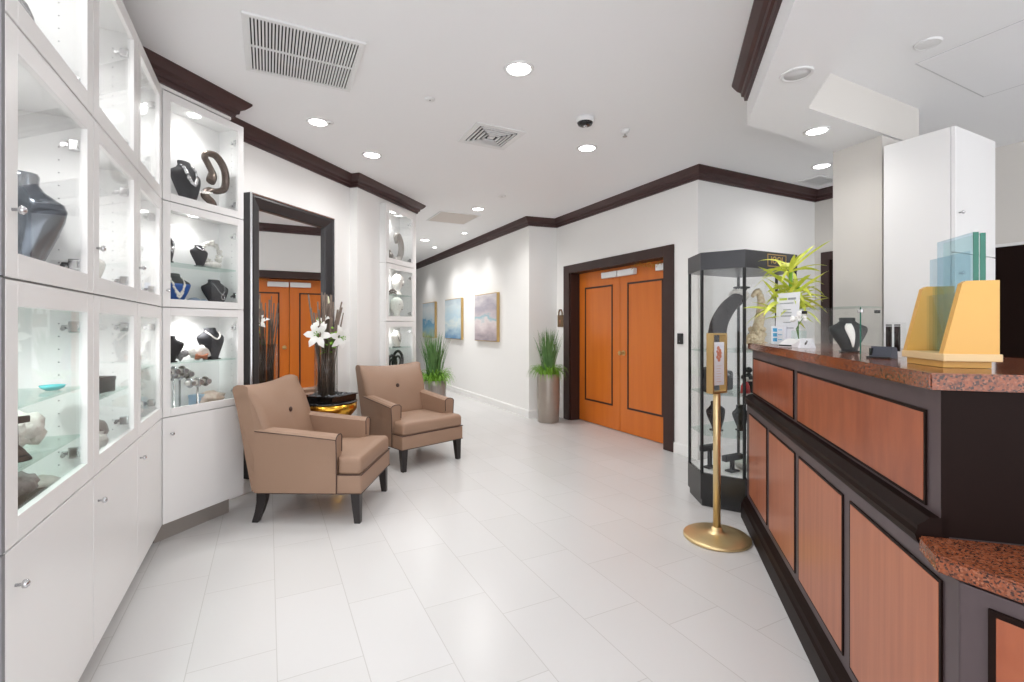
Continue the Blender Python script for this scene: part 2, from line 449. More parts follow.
# square column behind the counter
b = MB(); c0 = (2.505, 3.25)
b.prism([c0, col_far, alongN(col_far, .4), alongN(c0, .4)], 0, SB + .01); struct('pillar', b, WALLB)

# ------------------------------------------------------------------ doors
def leaf(name, xa, xb, knob_x, closer):
    F0 = FD.w(0, .14); d = thing(name, None, None, F0, FD.rot); d['kind'] = 'structure'
    b = MB(); b.box((xa + .003, 0, .008), (xb - .003, .045, 2.045), bevel=.002); b.obj('door_panel', ORANGE, d)
    a, c, z0, z1 = xa + .14, xb - .14, .30, 1.84; w = .022
    b = MB()
    for lo, hi in (((a, z0), (c, z0 + w)), ((a, z1 - w), (c, z1)), ((a, z0), (a + w, z1)), ((c - w, z0), (c, z1))):
        b.box((lo[0], -.006, lo[1]), (hi[0], .004, hi[1]), bevel=.001)
    b.obj('inlay_border', INLAY, d)
    if knob_x:
        b = MB()
        t = [(knob_x, 0, .98), (knob_x, -.045, .98)]
        b.tube(t, .011, 12); b.cyl((knob_x, 0, .98), (knob_x, -.008, .98), .032, 20)
        b.sphere((knob_x, -.06, .98), .028, 2, (1, .8, 1)); b.obj('door_knob', BRASSM, d)['label'] = 'round brass knob'
    for ca, cb in closer:
        b = MB(); b.box((ca, -.055, 1.925), (cb, 0, 2.0), bevel=.006); b.obj('door_closer', PLASTW, d)['label'] = 'pale grey closer box'
    return d
xm = (x0 + x1) / 2
leaf('door_1', x0 + .02, xm, None, [(xm - .31, xm - .01)])
leaf('door_2', xm, x1 - .02, xm + .07, [(xm + .01, xm + .31), (x1 - .23, x1 - .03)])
b = MB()
CASE = .14
b.box((x0 - CASE, -.022, 0), (x0, .0, 2.05 + .11), bevel=.004); b.box((x1, -.022, 0), (x1 + CASE, 0, 2.05 + .11), bevel=.004)
b.box((x0, -.022, 2.05), (x1, 0, 2.16), bevel=.004)
b.box((x0 - .01, 0, 0), (x0 + .018, .19, 2.05)); b.box((x1 - .018, 0, 0), (x1 + .01, .19, 2.05)); b.box((x0, 0, 2.048), (x1, .19, 2.07))
struct('trim_4', b, JAMBWOOD, loc=FD.w(0, 0), rz=FD.rot)
# garland of tinsel over the second leaf
t = thing('tinsel_garland', 'short strand of gold tinsel over the top of the orange door', 'garland', FD.w(x1 - .26, .1, 2.02), FD.rot)
b = MB()
for i in range(60):
    k = i / 59; p = Vector((-.32 + .5 * k + random.uniform(-.02, .02), random.uniform(-.03, .0), -.01 + .025 * math.sin(k * 7) + random.uniform(-.02, .02)))
    q = p + Vector((random.uniform(-.03, .03), random.uniform(-.03, .02), random.uniform(-.025, .025)))
    b.tube([p, (p + q) / 2 + Vector((0, 0, .008)), q], .003, 4)
b.obj('tinsel_fringe', TINSEL, t)

FE = Frame((EW0[0], EW0[1]), neg(N1))    # right wall: x grows toward the camera
def flat_door(name, xa, xb, zt, trimname):
    d = thing(name, None, None, FE.w(0, 0), FE.rot); d['kind'] = 'structure'
    b = MB(); b.box((xa, -.012, 0), (xb, -.001, zt), bevel=.002); b.obj('door_panel', BLACKWOOD, d)
    w = xb - xa
    b = MB(); b.box((xa + w * .2, -.018, .3), (xb - w * .2, -.011, zt - .2), bevel=.003); b.obj('raised_field', JAMBWOOD, d)
    b = MB(); b.tube([(xa + .06, -.012, 1.0), (xa + .06, -.05, 1.0), (xa + .16, -.05, 1.0)], .009, 8); b.obj('lever_handle', STEEL, d)
    b = MB()
    cw = .09 if name == 'door_3' else .025
    b.box((xa - cw, -.022, 0), (xa, 0, zt + cw * (name == 'door_3')), bevel=.003); b.box((xb, -.022, 0), (xb + cw, 0, zt + cw * (name == 'door_3')), bevel=.003)
    if name == 'door_4': b.mi = 1
    b.box((xa - cw * (name == 'door_4'), -.024, zt), (xb + cw * (name == 'door_4'), 0, zt + cw), bevel=.003)
    return struct(trimname, b, JAMBWOOD if name == 'door_3' else [BLACKWOOD, TRIMW], loc=FE.w(0, 0), rz=FE.rot)
flat_door('door_3', .17, 1.0, 2.06, 'trim_5')
flat_door('door_4', 1.56, 2.46, 1.99, 'trim_6')

# ------------------------------------------------------------------ showcases
def led(parent, x, y, z, power=2.0):
    b = MB(); b.cyl((x, y, z - .008), (x, y, z), .032, 20); b.obj('puck_light', PUCK, parent)
    L = bpy.data.lights.new('showcase_lamp', 'SPOT'); L.energy = power; L.spot_size = 2.6; L.spot_blend = .9; L.shadow_soft_size = .03
    o = bpy.data.objects.new('showcase_lamp', L); COL.objects.link(o); o.parent = parent; o.location = (x, y, z - .02)

def showcase(F, xa, xb, z0, z1, label, depth=.32, shelves=(), hinge_side=1, knob=None, power=2.0, group=None, ffr=.066, lights=None, side_mat=None):
    t = thing('display_cabinet', label, 'display cabinet', F.w(xa, 0, z0), F.rot, group)
    w, h, T = xb - xa, z1 - z0, .018
    b = MB(); g = .0015
    b.box((g, .022, 0), (T, depth, h - .003)); b.box((w - T, .022, 0), (w - g, depth, h - .003))
    b.box((T, .022, 0), (w - T, depth, T)); b.box((T, .022, h - T - .003), (w - T, depth, h - .003)); b.box((T, depth - .012, T), (w - T, depth, h - T))
    b.obj('carcass', WHITEIN if not side_mat else side_mat, t)
    b = MB(); f = ffr; e = .002
    b.box((e, 0, e), (f, .02, h - e - .002), bevel=.002); b.box((w - f, 0, e), (w - e, .02, h - e - .002), bevel=.002)
    b.box((f, 0, e), (w - f, .02, f), bevel=.002); b.box((f, 0, h - f - .002), (w - f, .02, h - e - .002), bevel=.002)
    d = b.obj('door_frame', WHITE, t)
    b = MB(); b.box((f - .004, .012, f - .004), (w - f + .004, .016, h - f + .002)); b.obj('glass_pane', GLASS, d)
    if knob is not None:
        b = MB(); b.lathe([(.004, 0), (.004, .012), (.010, .015), (.011, .022), (.006, .027), (0, .028)], 16)
        kx = f * .5 if hinge_side > 0 else w - f * .5
        k = b.obj('door_knob', CHROME, d, loc=(kx, 0, knob)); k.rotation_euler.x = PI / 2; k['label'] = 'small chrome knob'
    hx = w - T if hinge_side > 0 else T; sg = -1 if hinge_side > 0 else 1
    for hz in (.10, h - .12):
        b = MB(); b.box((min(hx, hx + sg * .018), .028, hz - .02), (max(hx, hx + sg * .018), .062, hz + .02), bevel=.004)
        b.cyl((hx + sg * .02, .03, hz - .012), (hx + sg * .02, .03, hz + .012), .006, 8); b.cyl((hx + sg * .012, .075, hz - .006), (hx + sg * .02, .075, hz - .006), .007, 8)
        b.box((min(hx, hx + sg * .010), .055, hz - .007), (max(hx, hx + sg * .010), .082, hz + .007), bevel=.002)
        b.obj('hinge', CHROME, t)
    b = MB(); b.box((min(hx, hx + sg * .0006), .082, .04), (max(hx, hx + sg * .0006), .098, h - .06)); b.mi = 1
    for i in range(int((h - .12) / .045)):
        b.cyl((hx, .09, .06 + i * .045), (hx + sg * .0014, .09, .06 + i * .045), .0025, 6)
    b.obj('pin_rail', [WHITEIN, PLASTG], t)
    for sz in shelves:
        b = MB(); b.box((T + .002, .03, sz - z0 - .008), (w - T - .002, depth - .016, sz - z0), bevel=.001); b.obj('glass_shelf', GLASSG, t)['label'] = 'clear glass shelf'
    for lx in (lights or [w / 2]): led(t, lx, depth * .5, h - T - .003, power)
    return t
def basecab(F, xa, xb, label, depth=.32, z1=.757, knob_z=.655, knob_x=.05):
    t = thing('base_cabinet', label, 'cabinet', F.w(xa, 0, 0), F.rot)
    w = xb - xa
    b = MB(); b.box((.001, .022, .12), (w - .001, depth, z1)); b.obj('carcass', WHITE, t)
    b = MB(); b.box((.002, 0, .12), (w - .002, .02, z1 - .004), bevel=.002); d = b.obj('door_slab', WHITE, t)
    b = MB(); b.lathe([(.004, 0), (.004, .012), (.010, .015), (.011, .022), (.006, .027), (0, .028)], 16)
    k = b.obj('door_knob', CHROME, d, loc=(knob_x, 0, knob_z)); k.rotation_euler.x = PI / 2; k['label'] = 'small chrome knob'
    b = MB(); b.box((.002, .07, 0), (w - .06 if F is FN else w - .002, depth, .119)); b.obj('plinth', STEEL, t)['label'] = 'brushed steel plinth'
    return t

XS = [-1.91, -1.255, -.60, -.003]
colname = ['nearest the camera end of the long white run', 'in the middle of the long white run', 'next to the inside corner of the long white run']
ZR = [.757, 1.42, 2.06, 2.72]
rowname = ['lower', 'eye-level', 'topmost']
inner = ['with two glass shelves holding coral and a turquoise dish', 'with a dark box on its shelf', 'holding a white ring sculpture']
CAB = {}
for c in range(3):
    for r in range(3):
        sh = [(1.09, .92), (1.02,), (1.08,)][c] if r == 0 else ()
        lb = f'white {rowname[r]} glass-door showcase ' + (inner[c] if r == 0 else colname[c])
        CAB[c, r] = showcase(FL, XS[c], XS[c + 1], ZR[r], ZR[r + 1], lb, depth=.30, shelves=sh, knob=(.17 if r == 1 else None), power=6)
    basecab(FL, XS[c], XS[c + 1], 'plain white base cabinet ' + ['under the showcase with the turquoise dish', 'under the middle lower showcase of the long run', 'under the corner showcase of the long run'][c], depth=.30)
# end panel of the run, the shadow on this side painted in as grey
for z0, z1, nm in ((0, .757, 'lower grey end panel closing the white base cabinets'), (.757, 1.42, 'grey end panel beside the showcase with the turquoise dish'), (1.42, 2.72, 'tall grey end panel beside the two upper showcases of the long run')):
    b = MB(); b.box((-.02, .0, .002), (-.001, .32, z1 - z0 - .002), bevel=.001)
    tag(b.obj('end_panel', SHADEPANEL, loc=FL.w(XS[0], 0, z0), rz=FL.rot), nm, 'panel')

NB = [showcase(FN, .003, NCABW, ZR[0], ZR[1], 'white lower showcase with pearl necklace bust and bracelet stands', shelves=(1.08,), ffr=.05, depth=.22, power=5),
      showcase(FN, .003, NCABW, ZR[1], ZR[2], 'white middle showcase with blue cloth bust and coral ring', shelves=(1.70,), ffr=.05, depth=.22, knob=.10, power=2.2),
      showcase(FN, .003, NCABW, ZR[2], ZR[3], 'white upper showcase with the twisted bronze loop sculpture', ffr=.05, depth=.22, power=5)]
basecab(FN, .003, NCABW, 'plain white base cabinet behind the front tan armchair', depth=.26)
FP = Frame((-1.398, 5.325), N2)
ZP = [.10, .735, 1.365, 2.02, 2.68]
PW = .64
PB = [showcase(FP, 0, PW, ZP[i], ZP[i + 1], lab, depth=.215, ffr=.06, shelves=sh, power=3) for i, (lab, sh) in enumerate([
    ('lowest white showcase on the pier, hidden behind the rear armchair', ()),
    ('white pier showcase with black rings, above the rear armchair', (1.06,)),
    ('white pier showcase holding two pale mask heads', (1.68,)),
    ('uppermost white pier showcase holding a grey curved neck form', ())])]

# ------------------------------------------------------------------ mirror
FM = Frame(n2pt(NM, 0), N2)
sA = s2((-2.019, 3.71)); mw = .976
t = thing('floor_mirror', 'tall wall mirror in wide black frame with silver edge', 'mirror', FM.w(sA, 0, .12), FM.rot)
mh = 2.345 - .12; fw = .108
b = MB()
def fr_piece(a, c):   # mitred bar with sloped section
    pass
out = [(0, 0), (mw, 0), (mw, mh), (0, mh)]
prof = [(0.0, -.002), (.0, -.076), (.011, -.079), (.03, -.082), (fw - .012, -.06), (fw, -.05), (fw, -.002)]
rings = []
cen = (mw / 2, mh / 2)
for (x, z) in out:
    sx = 1 if x == 0 else -1; sz = 1 if z == 0 else -1
    rings.append([Vector((x + sx * o, y, z + sz * o)) for o, y in prof])
b.loft(rings, smooth=False, close=True); b.obj('frame', FRAMEB, t)
b = MB(); rings = []
for (x, z) in out:
    sx = 1 if x == 0 else -1; sz = 1 if z == 0 else -1
    rings.append([Vector((x + sx * o, y, z + sz * o)) for o, y in ((-.001, -.074), (-.001, -.083), (.004, -.088), (.011, -.086), (.011, -.074))])
b.loft(rings, smooth=False, close=True); b.obj('outer_edge', SILVER, t)
b = MB(); b.box((fw - .005, -.03, fw - .005), (mw - fw + .005, -.024, mh - fw + .005)); b.obj('mirror_glass', MIRROR, t)

# ------------------------------------------------------------------ armchairs
def armchair(name, label, origin, rot, group):
    t = thing(name, label, 'armchair', (origin[0], origin[1], 0), rot, group)
    W = .345
    # seat rail / base
    b = MB(); b.box((-W, 0, .20), (W, .70, .325), bevel=.012, seg=3, smooth=True); b.obj('seat_base', TAN, t)
    # T-shaped seat cushion
    def cush(x, y): # height crown
        return .022 * (1 - (x / W) ** 2) * (1 - ((y - .28) / .34) ** 2 * .8)
    outline = [(-W + .004, 0.004), (W - .004, .004), (W - .004, .158), (.262, .166), (.262, .56), (-.262, .56), (-.262, .166), (-W + .004, .158)]
    def rounded(poly, r, n=5):
        o = []
        m = len(poly)
        for i in range(m):
            p, q, s = Vector(poly[i - 1]), Vector(poly[i]), Vector(poly[(i + 1) % m])
            a = (p - q); c = (s - q)
            rr = min(r, a.length * .45, c.length * .45)
            A = q + a.normalized() * rr; C = q + c.normalized() * rr
            for k in range(n + 1):
                u = k / n; o.append((A * (1 - u) + q * u) * (1 - u) + (q * (1 - u) + C * u) * u)
            nxt = C; 
            # extra points along the straight edge
            d = (s + (q - s).normalized() * min(r, c.length * .45)) if False else None
        return o
    base = rounded(outline, .03)
    b = MB(); rings = []
    cx, cy = 0, .28
    for ins, z in ((.014, .326), (.004, .333), (0, .345), (0, .405), (.006, .425), (.02, .437)):
        rings.append([Vector((p.x * (1 - ins / .4), cy + (p.y - cy) * (1 - ins / .35), z)) for p in base])
    for k in (.8, .6, .4, .2, .02):
        rings.append([Vector((p.x * k * .94, cy + (p.y - cy) * k * .93, .437 + cush(p.x * k, cy + (p.y - cy) * k) * (1 - k * k * .8))) for p in base])
    b.loft(rings); b.obj('seat_cushion', TAN, t)
    # arms
    for sgn in (-1, 1):
        b = MB(); rings = []
        for i in range(9):
            u = i / 8; y = .165 + u * .545
            top = .578 + .055 * u
            xo = W + .004; xi = W - .088
            flare = .012 * (1 - u)
            pts = [(xi, .325), (W - .03, .325), (W - .03, .206), (xo, .206), (xo, .45), (xo + flare, top - .02), (xo + flare - .012, top - .004), (xo - .03, top + .006), (xi + .02, top + .004), (xi - .006, top - .012), (xi - .004, .46)]
            rings.append([Vector((sgn * x, y, z)) for x, z in pts])
        b.loft(rings, smooth=False); a = b.obj('arm', TAN, t)
        # piping round the arm front and along its outer side
        b = MB(); y = .163
        xo, xi = W + .014, W - .092
        b.tube([(sgn * (W + .006), y, .206), (sgn * (W + .006), y, .326), (sgn * (W + .006), y, .45), (sgn * xo, y, .558), (sgn * (xo - .014), y, .576), (sgn * (W - .03), y, .586), (sgn * (W - .072), y, .583), (sgn * xi, y, .566), (sgn * (W - .09), y, .46)], .0035, 6)
        b.tube([(sgn * xo, .165, .557), (sgn * (W + .011), .4, .583), (sgn * (W + .006), .705, .612)], .003, 6)
        b.obj('piping', PIPING, t)
    # backrest: loft of closed sections across the width
    prof = [(.545, .40), (.575, .47), (.605, .56), (.635, .66), (.668, .76), (.715, .85), (.77, .902), (.80, .916), (.835, .918), (.862, .905), (.868, .88), (.842, .76), (.81, .62), (.775, .42), (.735, .21), (.64, .205), (.60, .32)]
    b = MB(); rings = []
    nx = 33
    for i in range(nx):
        u = -1 + 2 * i / (nx - 1); x = u * (W + .004)
        ring = []
        edge = max(0, (abs(u) - .88) / .12)
        for (y, z) in prof:
            yy, zz = y, z
            if z > .62: zz -= .026 * (1 - u * u) ** 1.0 * min(1, (z - .62) / .25)
            xx = x * (W - .014) / (W + .004) if z < .63 else x * (1 + .02 * min(1, (z - .62) / .25))
            mid = .70 + (z - .4) * .1
            if y < mid and z > .38:   # belly and button dimple on the front
                bulge = .03 * (1 - u * u) * math.sin(PI * max(0, min(1, (z - .38) / .5)))
                dd = math.hypot(x, (z - .70))
                yy -= bulge - .028 * math.exp(-(dd / .035) ** 2) - .012 * math.exp(-(dd / .10) ** 2)
                yy += .03 * edge ** 2
            elif z > .62:
                yy -= .02 * edge ** 2
            ring.append(Vector((xx, yy, zz)))
        rings.append(ring)
    b.loft(rings); b.obj('backrest', TAN, t)
    b = MB(); b.sphere((0, .634, .70), .02, 2, (1, .5, 1)); b.obj('tuft_button', PIPING, t)['label'] = 'dark brown tuft button'
    # piping under seat cushion and around bottom edge
    b = MB()
    b.tube([(-W, .16, .327), (-W - .001, -.001, .327), (W + .001, -.001, .327), (W, .16, .327)], .0035, 6)
    b.tube([(-W, .69, .202), (-W - .001, 0, .202), (W + .001, 0, .202), (W, .69, .202)], .003, 6)
    b.obj('piping', PIPING, t)
    for sgn in (-1, 1):
        b = MB(); x = sgn * (W - .04)
        rings = []
        for z, h, off in ((.205, .030, 0), (.1, .025, -.005), (0, .019, -.012)):
            c = Vector((x + sgn * .004 * (1 - z / .2), .045 + off, z))
            rings.append([c + Vector((sx * h, sy * h, 0)) for sx, sy in ((-1, -1), (1, -1), (1, 1), (-1, 1))])
        b.loft(rings, smooth=False); b.obj('leg', LEGW, t)
        b = MB(); rings = []
        for z, h, off in ((.21, .032, 0), (.14, .028, .006), (.07, .024, .024), (0, .02, .05)):
            c = Vector((x, .67 + off, z))
            rings.append([c + Vector((sx * h * .9, sy * h, 0)) for sx, sy in ((-1, -1), (1, -1), (1, 1), (-1, 1))])
        b.loft(rings, smooth=False); b.obj('leg', LEGW, t)
    return t
AG = 'pair of tan armchairs'
armchair('armchair', 'tan upholstered armchair in front, beside the necklace showcase', (-.985, 3.50), math.radians(90 - 1), AG)
armchair('armchair', 'tan upholstered armchair further back, beside the potted grass', (-.73, 4.50), math.radians(90 - 45), AG)

# ------------------------------------------------------------------ gold side table, tray, vase
TC = Vector((-1.565, 4.12, 0)); TH = .665
t = thing('side_table', 'round gold side table with black top between the armchairs', 'table', TC)
b = MB(); b.lathe([(.0, 0), (.20, 0), (.205, .02), (.17, .10), (.11, .24), (.10, .32), (.115, .42), (.17, .53), (.215, .585), (.222, .60), (.224, .655), (.0, .655)], 48); b.obj('pedestal', GOLD, t)
b = MB(); b.lathe([(.0, .6555), (.226, .6555), (.228, .660), (.226, .665), (0, .665)], 48); b.obj('table_top', BLACK, t)['label'] = 'glossy black top'
ry = math.radians(-20)
t = thing('tray', 'square black tray of pebbles on the gold side table', 'tray', TC + Vector((0, 0, TH)), ry)
b = MB(); hw = .155
b.box((-hw, -hw, 0), (hw, hw, .02), bevel=.003)
for lo, hi in (((-hw, -hw), (hw, -hw + .014)), ((-hw, hw - .014), (hw, hw)), ((-hw, -hw), (-hw + .014, hw)), ((hw - .014, -hw), (hw, hw))): b.box((lo[0], lo[1], .018), (hi[0], hi[1], .055), bevel=.003)
b.box((-hw - .012, -hw - .012, .05), (hw + .012, -hw + .016, .058), bevel=.002); b.box((-hw - .012, hw - .016, .05), (hw + .012, hw + .012, .058), bevel=.002)
b.box((-hw - .012, -hw, .05), (-hw + .016, hw, .058), bevel=.002); b.box((hw - .016, -hw, .05), (hw + .012, hw, .058), bevel=.002)
b.obj('tray_body', BLACK, t)
b = MB()
for i in range(170):
    x, y = random.uniform(-.135, .135), random.uniform(-.135, .135)
    if math.hypot(x, y) < .09: continue
    b.sphere((x, y, .05 + random.uniform(-.008, .012)), random.uniform(.009, .016), 1, (1, random.uniform(.7, 1), .6))
o = b.obj('pebbles', PEBBLE); tag(o, 'grey pebbles filling the black tray around the vase', 'pebbles', kind='stuff'); o.location = TC + Vector((0, 0, TH)); o.rotation_euler.z = ry
VB = TC + Vector((-.03, 0, TH + .0205))
t = thing('flower_vase', 'smoky glass cylinder vase of twigs standing in the black tray', 'vase', VB)
b = MB(); b.lathe([(.0, 0), (.095, 0), (.095, .46), (.091, .46), (.091, .012), (0, .012)], 36); b.obj('vase_glass', GLASSV, t)
b = MB()
for i in range(36):
    a = random.uniform(0, 2 * PI); r0 = random.uniform(.01, .08); r1 = r0 + random.uniform(.0, .08) + (.06 if i % 4 == 0 else 0)
    z1 = random.uniform(.68, .92)
    b.tube([(r0 * math.cos(a), r0 * math.sin(a), .014), (r0 * math.cos(a) * 1.02, r0 * math.sin(a) * 1.02, .3), (r1 * math.cos(a), r1 * math.sin(a), z1)], random.uniform(.004, .0075), 6)
tag(b.obj('bare_twigs', TWIG, loc=VB), 'dark bare twigs upright in the smoky glass vase', 'twigs', kind='stuff')
def lily(name, label, c, facing, r):
    t = thing(name, label, 'flower', c, 0, 'white lilies in the vase')
    f = Vector(facing).normalized(); u = f.orthogonal().normalized(); w = f.cross(u)
    b = MB()
    for k in range(6):
        a = k * PI / 3 + .2; d = u * math.cos(a) + w * math.sin(a); s = f.cross(d)
        pts = [d * (.12 * r) - f * .1 * r, d * (.35 * r) + f * .15 * r, d * (.7 * r) + f * .2 * r, d * (1.0 * r) + f * .02 * r]
        b.strip(pts, r * .5, s)
    b.obj('petals', LILY, t)
    b = MB()
    for k in range(5):
        a = k * 2 * PI / 5; d = u * math.cos(a) + w * math.sin(a)
        b.tube([Vector((0, 0, 0)), f * .3 * r + d * .06 * r, f * .5 * r + d * .14 * r], r * .02, 5); b.sphere(f * .52 * r + d * .15 * r, r * .045, 1)
    b.obj('stamens', GRASSL, t)
    b = MB(); b.tube([-f * .1 * r, -f * .5 * r + Vector((0, 0, -.06)), Vector((VB.x - c[0], VB.y - c[1], VB.z + .44 - c[2])) * .9], .0035, 6); b.obj('stem', STEMG, t)
lily('lily', 'large open white lily at the front of the twig vase', VB + Vector((-.02, -.12, .545)), (.1, -.9, .2), .12)
lily('lily', 'white lily half turned away above the large open one', VB + Vector((-.01, -.07, .65)), (-.4, -.6, .7), .10)
lily('lily', 'white lily drooping on the side of the vase toward the rear armchair', VB + Vector((.14, -.06, .53)), (.75, -.55, -.15), .11)
t = thing('lily_bud', 'closed pale lily bud standing above the open lilies', 'flower', VB + Vector((.03, -.05, .76)))
b = MB(); b.tube([(0, 0, 0), (.003, 0, .03), (.005, 0, .07), (.007, 0, .115)], .01, 10, radii=[.006, .015, .016, .003]); b.obj('bud', BUD, t)
b = MB(); b.tube([(0, 0, 0), (-.01, 0, -.1), (-.03, .02, -.25)], .003, 6); b.obj('stem', STEMG, t)
b = MB()
for i in range(26):
    a = random.uniform(0, 2 * PI); d = Vector((math.cos(a), math.sin(a), random.uniform(-.3, .5)))
    p = Vector((.05 + random.uniform(-.04, .05), -.06 + random.uniform(-.03, .03), .45 + random.uniform(-.06, .18)))
    b.strip([p, p + d * .03 + Vector((0, 0, .012)), p + d * .065], .03, d.cross(Vector((0, 0, 1))) + Vector((0, 0, .2)), fold=.3)
tag(b.obj('lily_foliage', GRASSL, loc=VB), 'fresh green leaves below the white lilies in the vase', 'leaves', kind='stuff')

# ------------------------------------------------------------------ potted grasses
def potgrass(label, loc, ph, pr, prof, pmat, seed, h=.65):
    rnd = random.Random(seed)
    t = thing('potted_grass', label, 'potted plant', loc, 0, 'tall pots of ornamental grass')
    b = MB(); b.lathe(prof, 40); b.obj('pot', pmat, t)
    b = MB(); b.lathe([(0, ph - .06), (pr * .93, ph - .05), (pr * .93, ph - .035), (0, ph - .03)], 24); b.obj('soil', SOIL, t)
    b = MB()
    for i in range(260):
        a = rnd.uniform(0, 2 * PI); r0 = rnd.uniform(0, pr * .6); L = h * rnd.uniform(.6, 1.08); lean = rnd.uniform(.03, .34) ** 1.1
        d = Vector((math.cos(a), math.sin(a), 0)); p0 = d * r0 + Vector((0, 0, ph - .04))
        pts = [p0 + d * (lean * L * (k / 5) ** 1.8) + Vector((0, 0, L * (k / 5) * (1 - .25 * lean * (k / 5)))) for k in range(6)]
        b.strip(pts, rnd.uniform(.006, .011), d.cross(Vector((0, 0, 1))) + d * rnd.uniform(-.6, .6))
    b.obj('grass_blades', GRASS, t)
    b = MB()
    for i in range(220):
        a = rnd.uniform(0, 2 * PI); r0 = rnd.uniform(0, pr * .8); L = rnd.uniform(.14, .27); d = Vector((math.cos(a), math.sin(a), 0))
        p0 = d * r0 + Vector((0, 0, ph - .04)); droop = rnd.uniform(.3, 1.5)
        pts = [p0 + d * (L * .8 * (k / 5)) + Vector((0, 0, L * .95 * math.sin(k / 5 * PI * .5) - droop * L * .8 * (k / 5) ** 2.2)) for k in range(6)]
        b.strip(pts, rnd.uniform(.008, .014), d.cross(Vector((0, 0, 1))) + d * rnd.uniform(-.5, .5), fold=.4)
    b.obj('trailing_leaves', GRASSL, t)['label'] = 'lime green drooping leaves'
    return t
potgrass('tall grass in a taupe glazed pot beside the orange double door', (.50, 6.60, 0), .66, .15, [(0, 0), (.135, 0), (.145, .015), (.155, .3), (.155, .60), (.148, .65), (.142, .66), (.136, .655), (.136, .59), (0, .59)], POTTAUP, 3)
fl = [(0, 0), (.125, 0), (.13, .02), (.145, .6), (.148, .66), (.138, .66), (.134, .6), (0, .59)]
potgrass('tall grass in a silver pot behind the rear armchair', (-.94, 5.80, 0), .66, .145, fl, POTSIL, 11, .62)

# ------------------------------------------------------------------ paintings
FCW = Frame(CW1, neg(N1))
pA = node_painting('abstract_seascape_mauve', [(0, S(150, 140, 148)), (.18, S(196, 182, 186)), (.36, S(226, 216, 216)), (.46, S(150, 190, 200)), (.55, S(206, 196, 200)), (.75, S(176, 170, 182)), (1, S(222, 216, 216))], 3.1)
pB = node_painting('abstract_seascape_blue', [(0, S(110, 150, 186)), (.2, S(176, 200, 214)), (.4, S(214, 224, 224)), (.55, S(186, 210, 222)), (.8, S(202, 214, 218)), (1, S(176, 190, 200))], 7.7)
pC = node_painting('abstract_seascape_teal', [(0, S(196, 200, 150)), (.2, S(160, 196, 206)), (.42, S(110, 170, 204)), (.5, S(196, 214, 222)), (.8, S(214, 220, 222)), (1, S(190, 202, 210))], 12.3)
def tpos(p): return -(p[0] * D1[0] + p[1] * D1[1]) + (CW1[0] * D1[0] + CW1[1] * D1[1])
for (xa, m, lab) in ((-1.90, pA, 'abstract seascape canvas in mauve and cream nearest the double door'), (-3.50, pB, 'pale blue abstract seascape canvas between the other two'), (-5.12, pC, 'abstract seascape canvas with a deep blue band, furthest down the corridor')):
    t = thing('wall_painting', lab, 'painting', FCW.w(xa, -.001, 1.06), FCW.rot, 'seascape canvases on the corridor wall')
    b = MB(); b.box((0, -.05, 0), (.93, -.001, .80), bevel=.002); b.obj('float_frame', BRASSM, t)['label'] = 'gold frame side'
    b = MB(); b.box((.012, -.054, .012), (.918, -.051, .788)); b.obj('canvas', m, t)

# ------------------------------------------------------------------ reception counter
def cpt(c, s): return (NC[0] * c + DC[0] * s, NC[1] * c + DC[1] * s)
FC = Frame(cpt(.63, 3.6), neg(NC))       # x toward the camera, y behind the face
t = thing('reception_counter', 'long reception counter of dark wood with cherry panels', 'counter', FC.w(0, 0), FC.rot)
LX, UX = 2.354, 2.216
b = MB(); b.box((.0, .0, .10), (UX - .004, .44, .80), bevel=.002); b.box((UX - .01, .0, .10), (LX, .44, .758), bevel=.002); b.obj('lower_body', ESPRESSO, t)
b = MB(); b.box((.0, .034, .80), (UX, .44, 1.149), bevel=.002); ub = b.obj('upper_body', [ESPRESSO, BLACKWOOD], t)
for p in ub.data.polygons:
    if p.normal.x > .9: p.material_index = 1
def panel(x0, x1, z0, z1, y, m):
    b = MB(); b.box((x0, y - .006, z0), (x1, y + .01, z1), bevel=.002); p = b.obj('veneer_panel', m, t)
    b = MB(); w = .008
    for lo, hi in (((x0 - w, z0 - w), (x1 + w, z0)), ((x0 - w, z1), (x1 + w, z1 + w)), ((x0 - w, z0), (x0, z1)), ((x1, z0), (x1 + w, z1))): b.box((lo[0], y - .005, lo[1]), (hi[0], y + .005, hi[1]))
    b.obj('panel_bead', BLACKWOOD, p)
for a, c in ((.11, .594), (.665, 1.144), (1.22, 1.711), (1.787, 2.288)): panel(a, c, .19, .722, 0, CHERRY)
for a, c in ((.06, .99), (1.07, 2.15)): panel(a, c, .862, 1.085, .034, CHERRYD)
b = MB(); pr = [(-.014, .786), (-.018, .80), (-.013, .812), (-.013, .822), (.0, .832), (.012, .842), (.05, .845), (.05, .775), (0, .77), (-.008, .776)]
b.loft([[Vector((x, y, z)) for y, z in pr] for x in (.0, UX)], smooth=False); b.obj('ledge_moulding', BLACKWOOD, t)
b = MB(); pr = [(.03, 0), (-.038, 0), (-.038, .09), (-.03, .10), (-.024, .118), (-.01, .13), (0, .145), (.03, .145)]
b.loft([[Vector((x, y, z)) for y, z in pr] for x in (.0, LX)], smooth=False); b.obj('plinth_moulding', BLACKWOOD, t)
b = MB(); zt0, ZT = 1.150, 1.19
b.prism([(-.015, .008), (UX + .01, .008), (UX + .01, .62), (-.015, .62)], zt0, ZT)
bmesh.ops.bevel(b.bm, geom=[e for e in b.bm.edges], offset=.004, segments=2, affect='EDGES')
tag(b.obj('granite_countertop', GRANITE, loc=FC.w(0, 0), rz=FC.rot), 'long polished red granite top along the high counter', 'countertop')
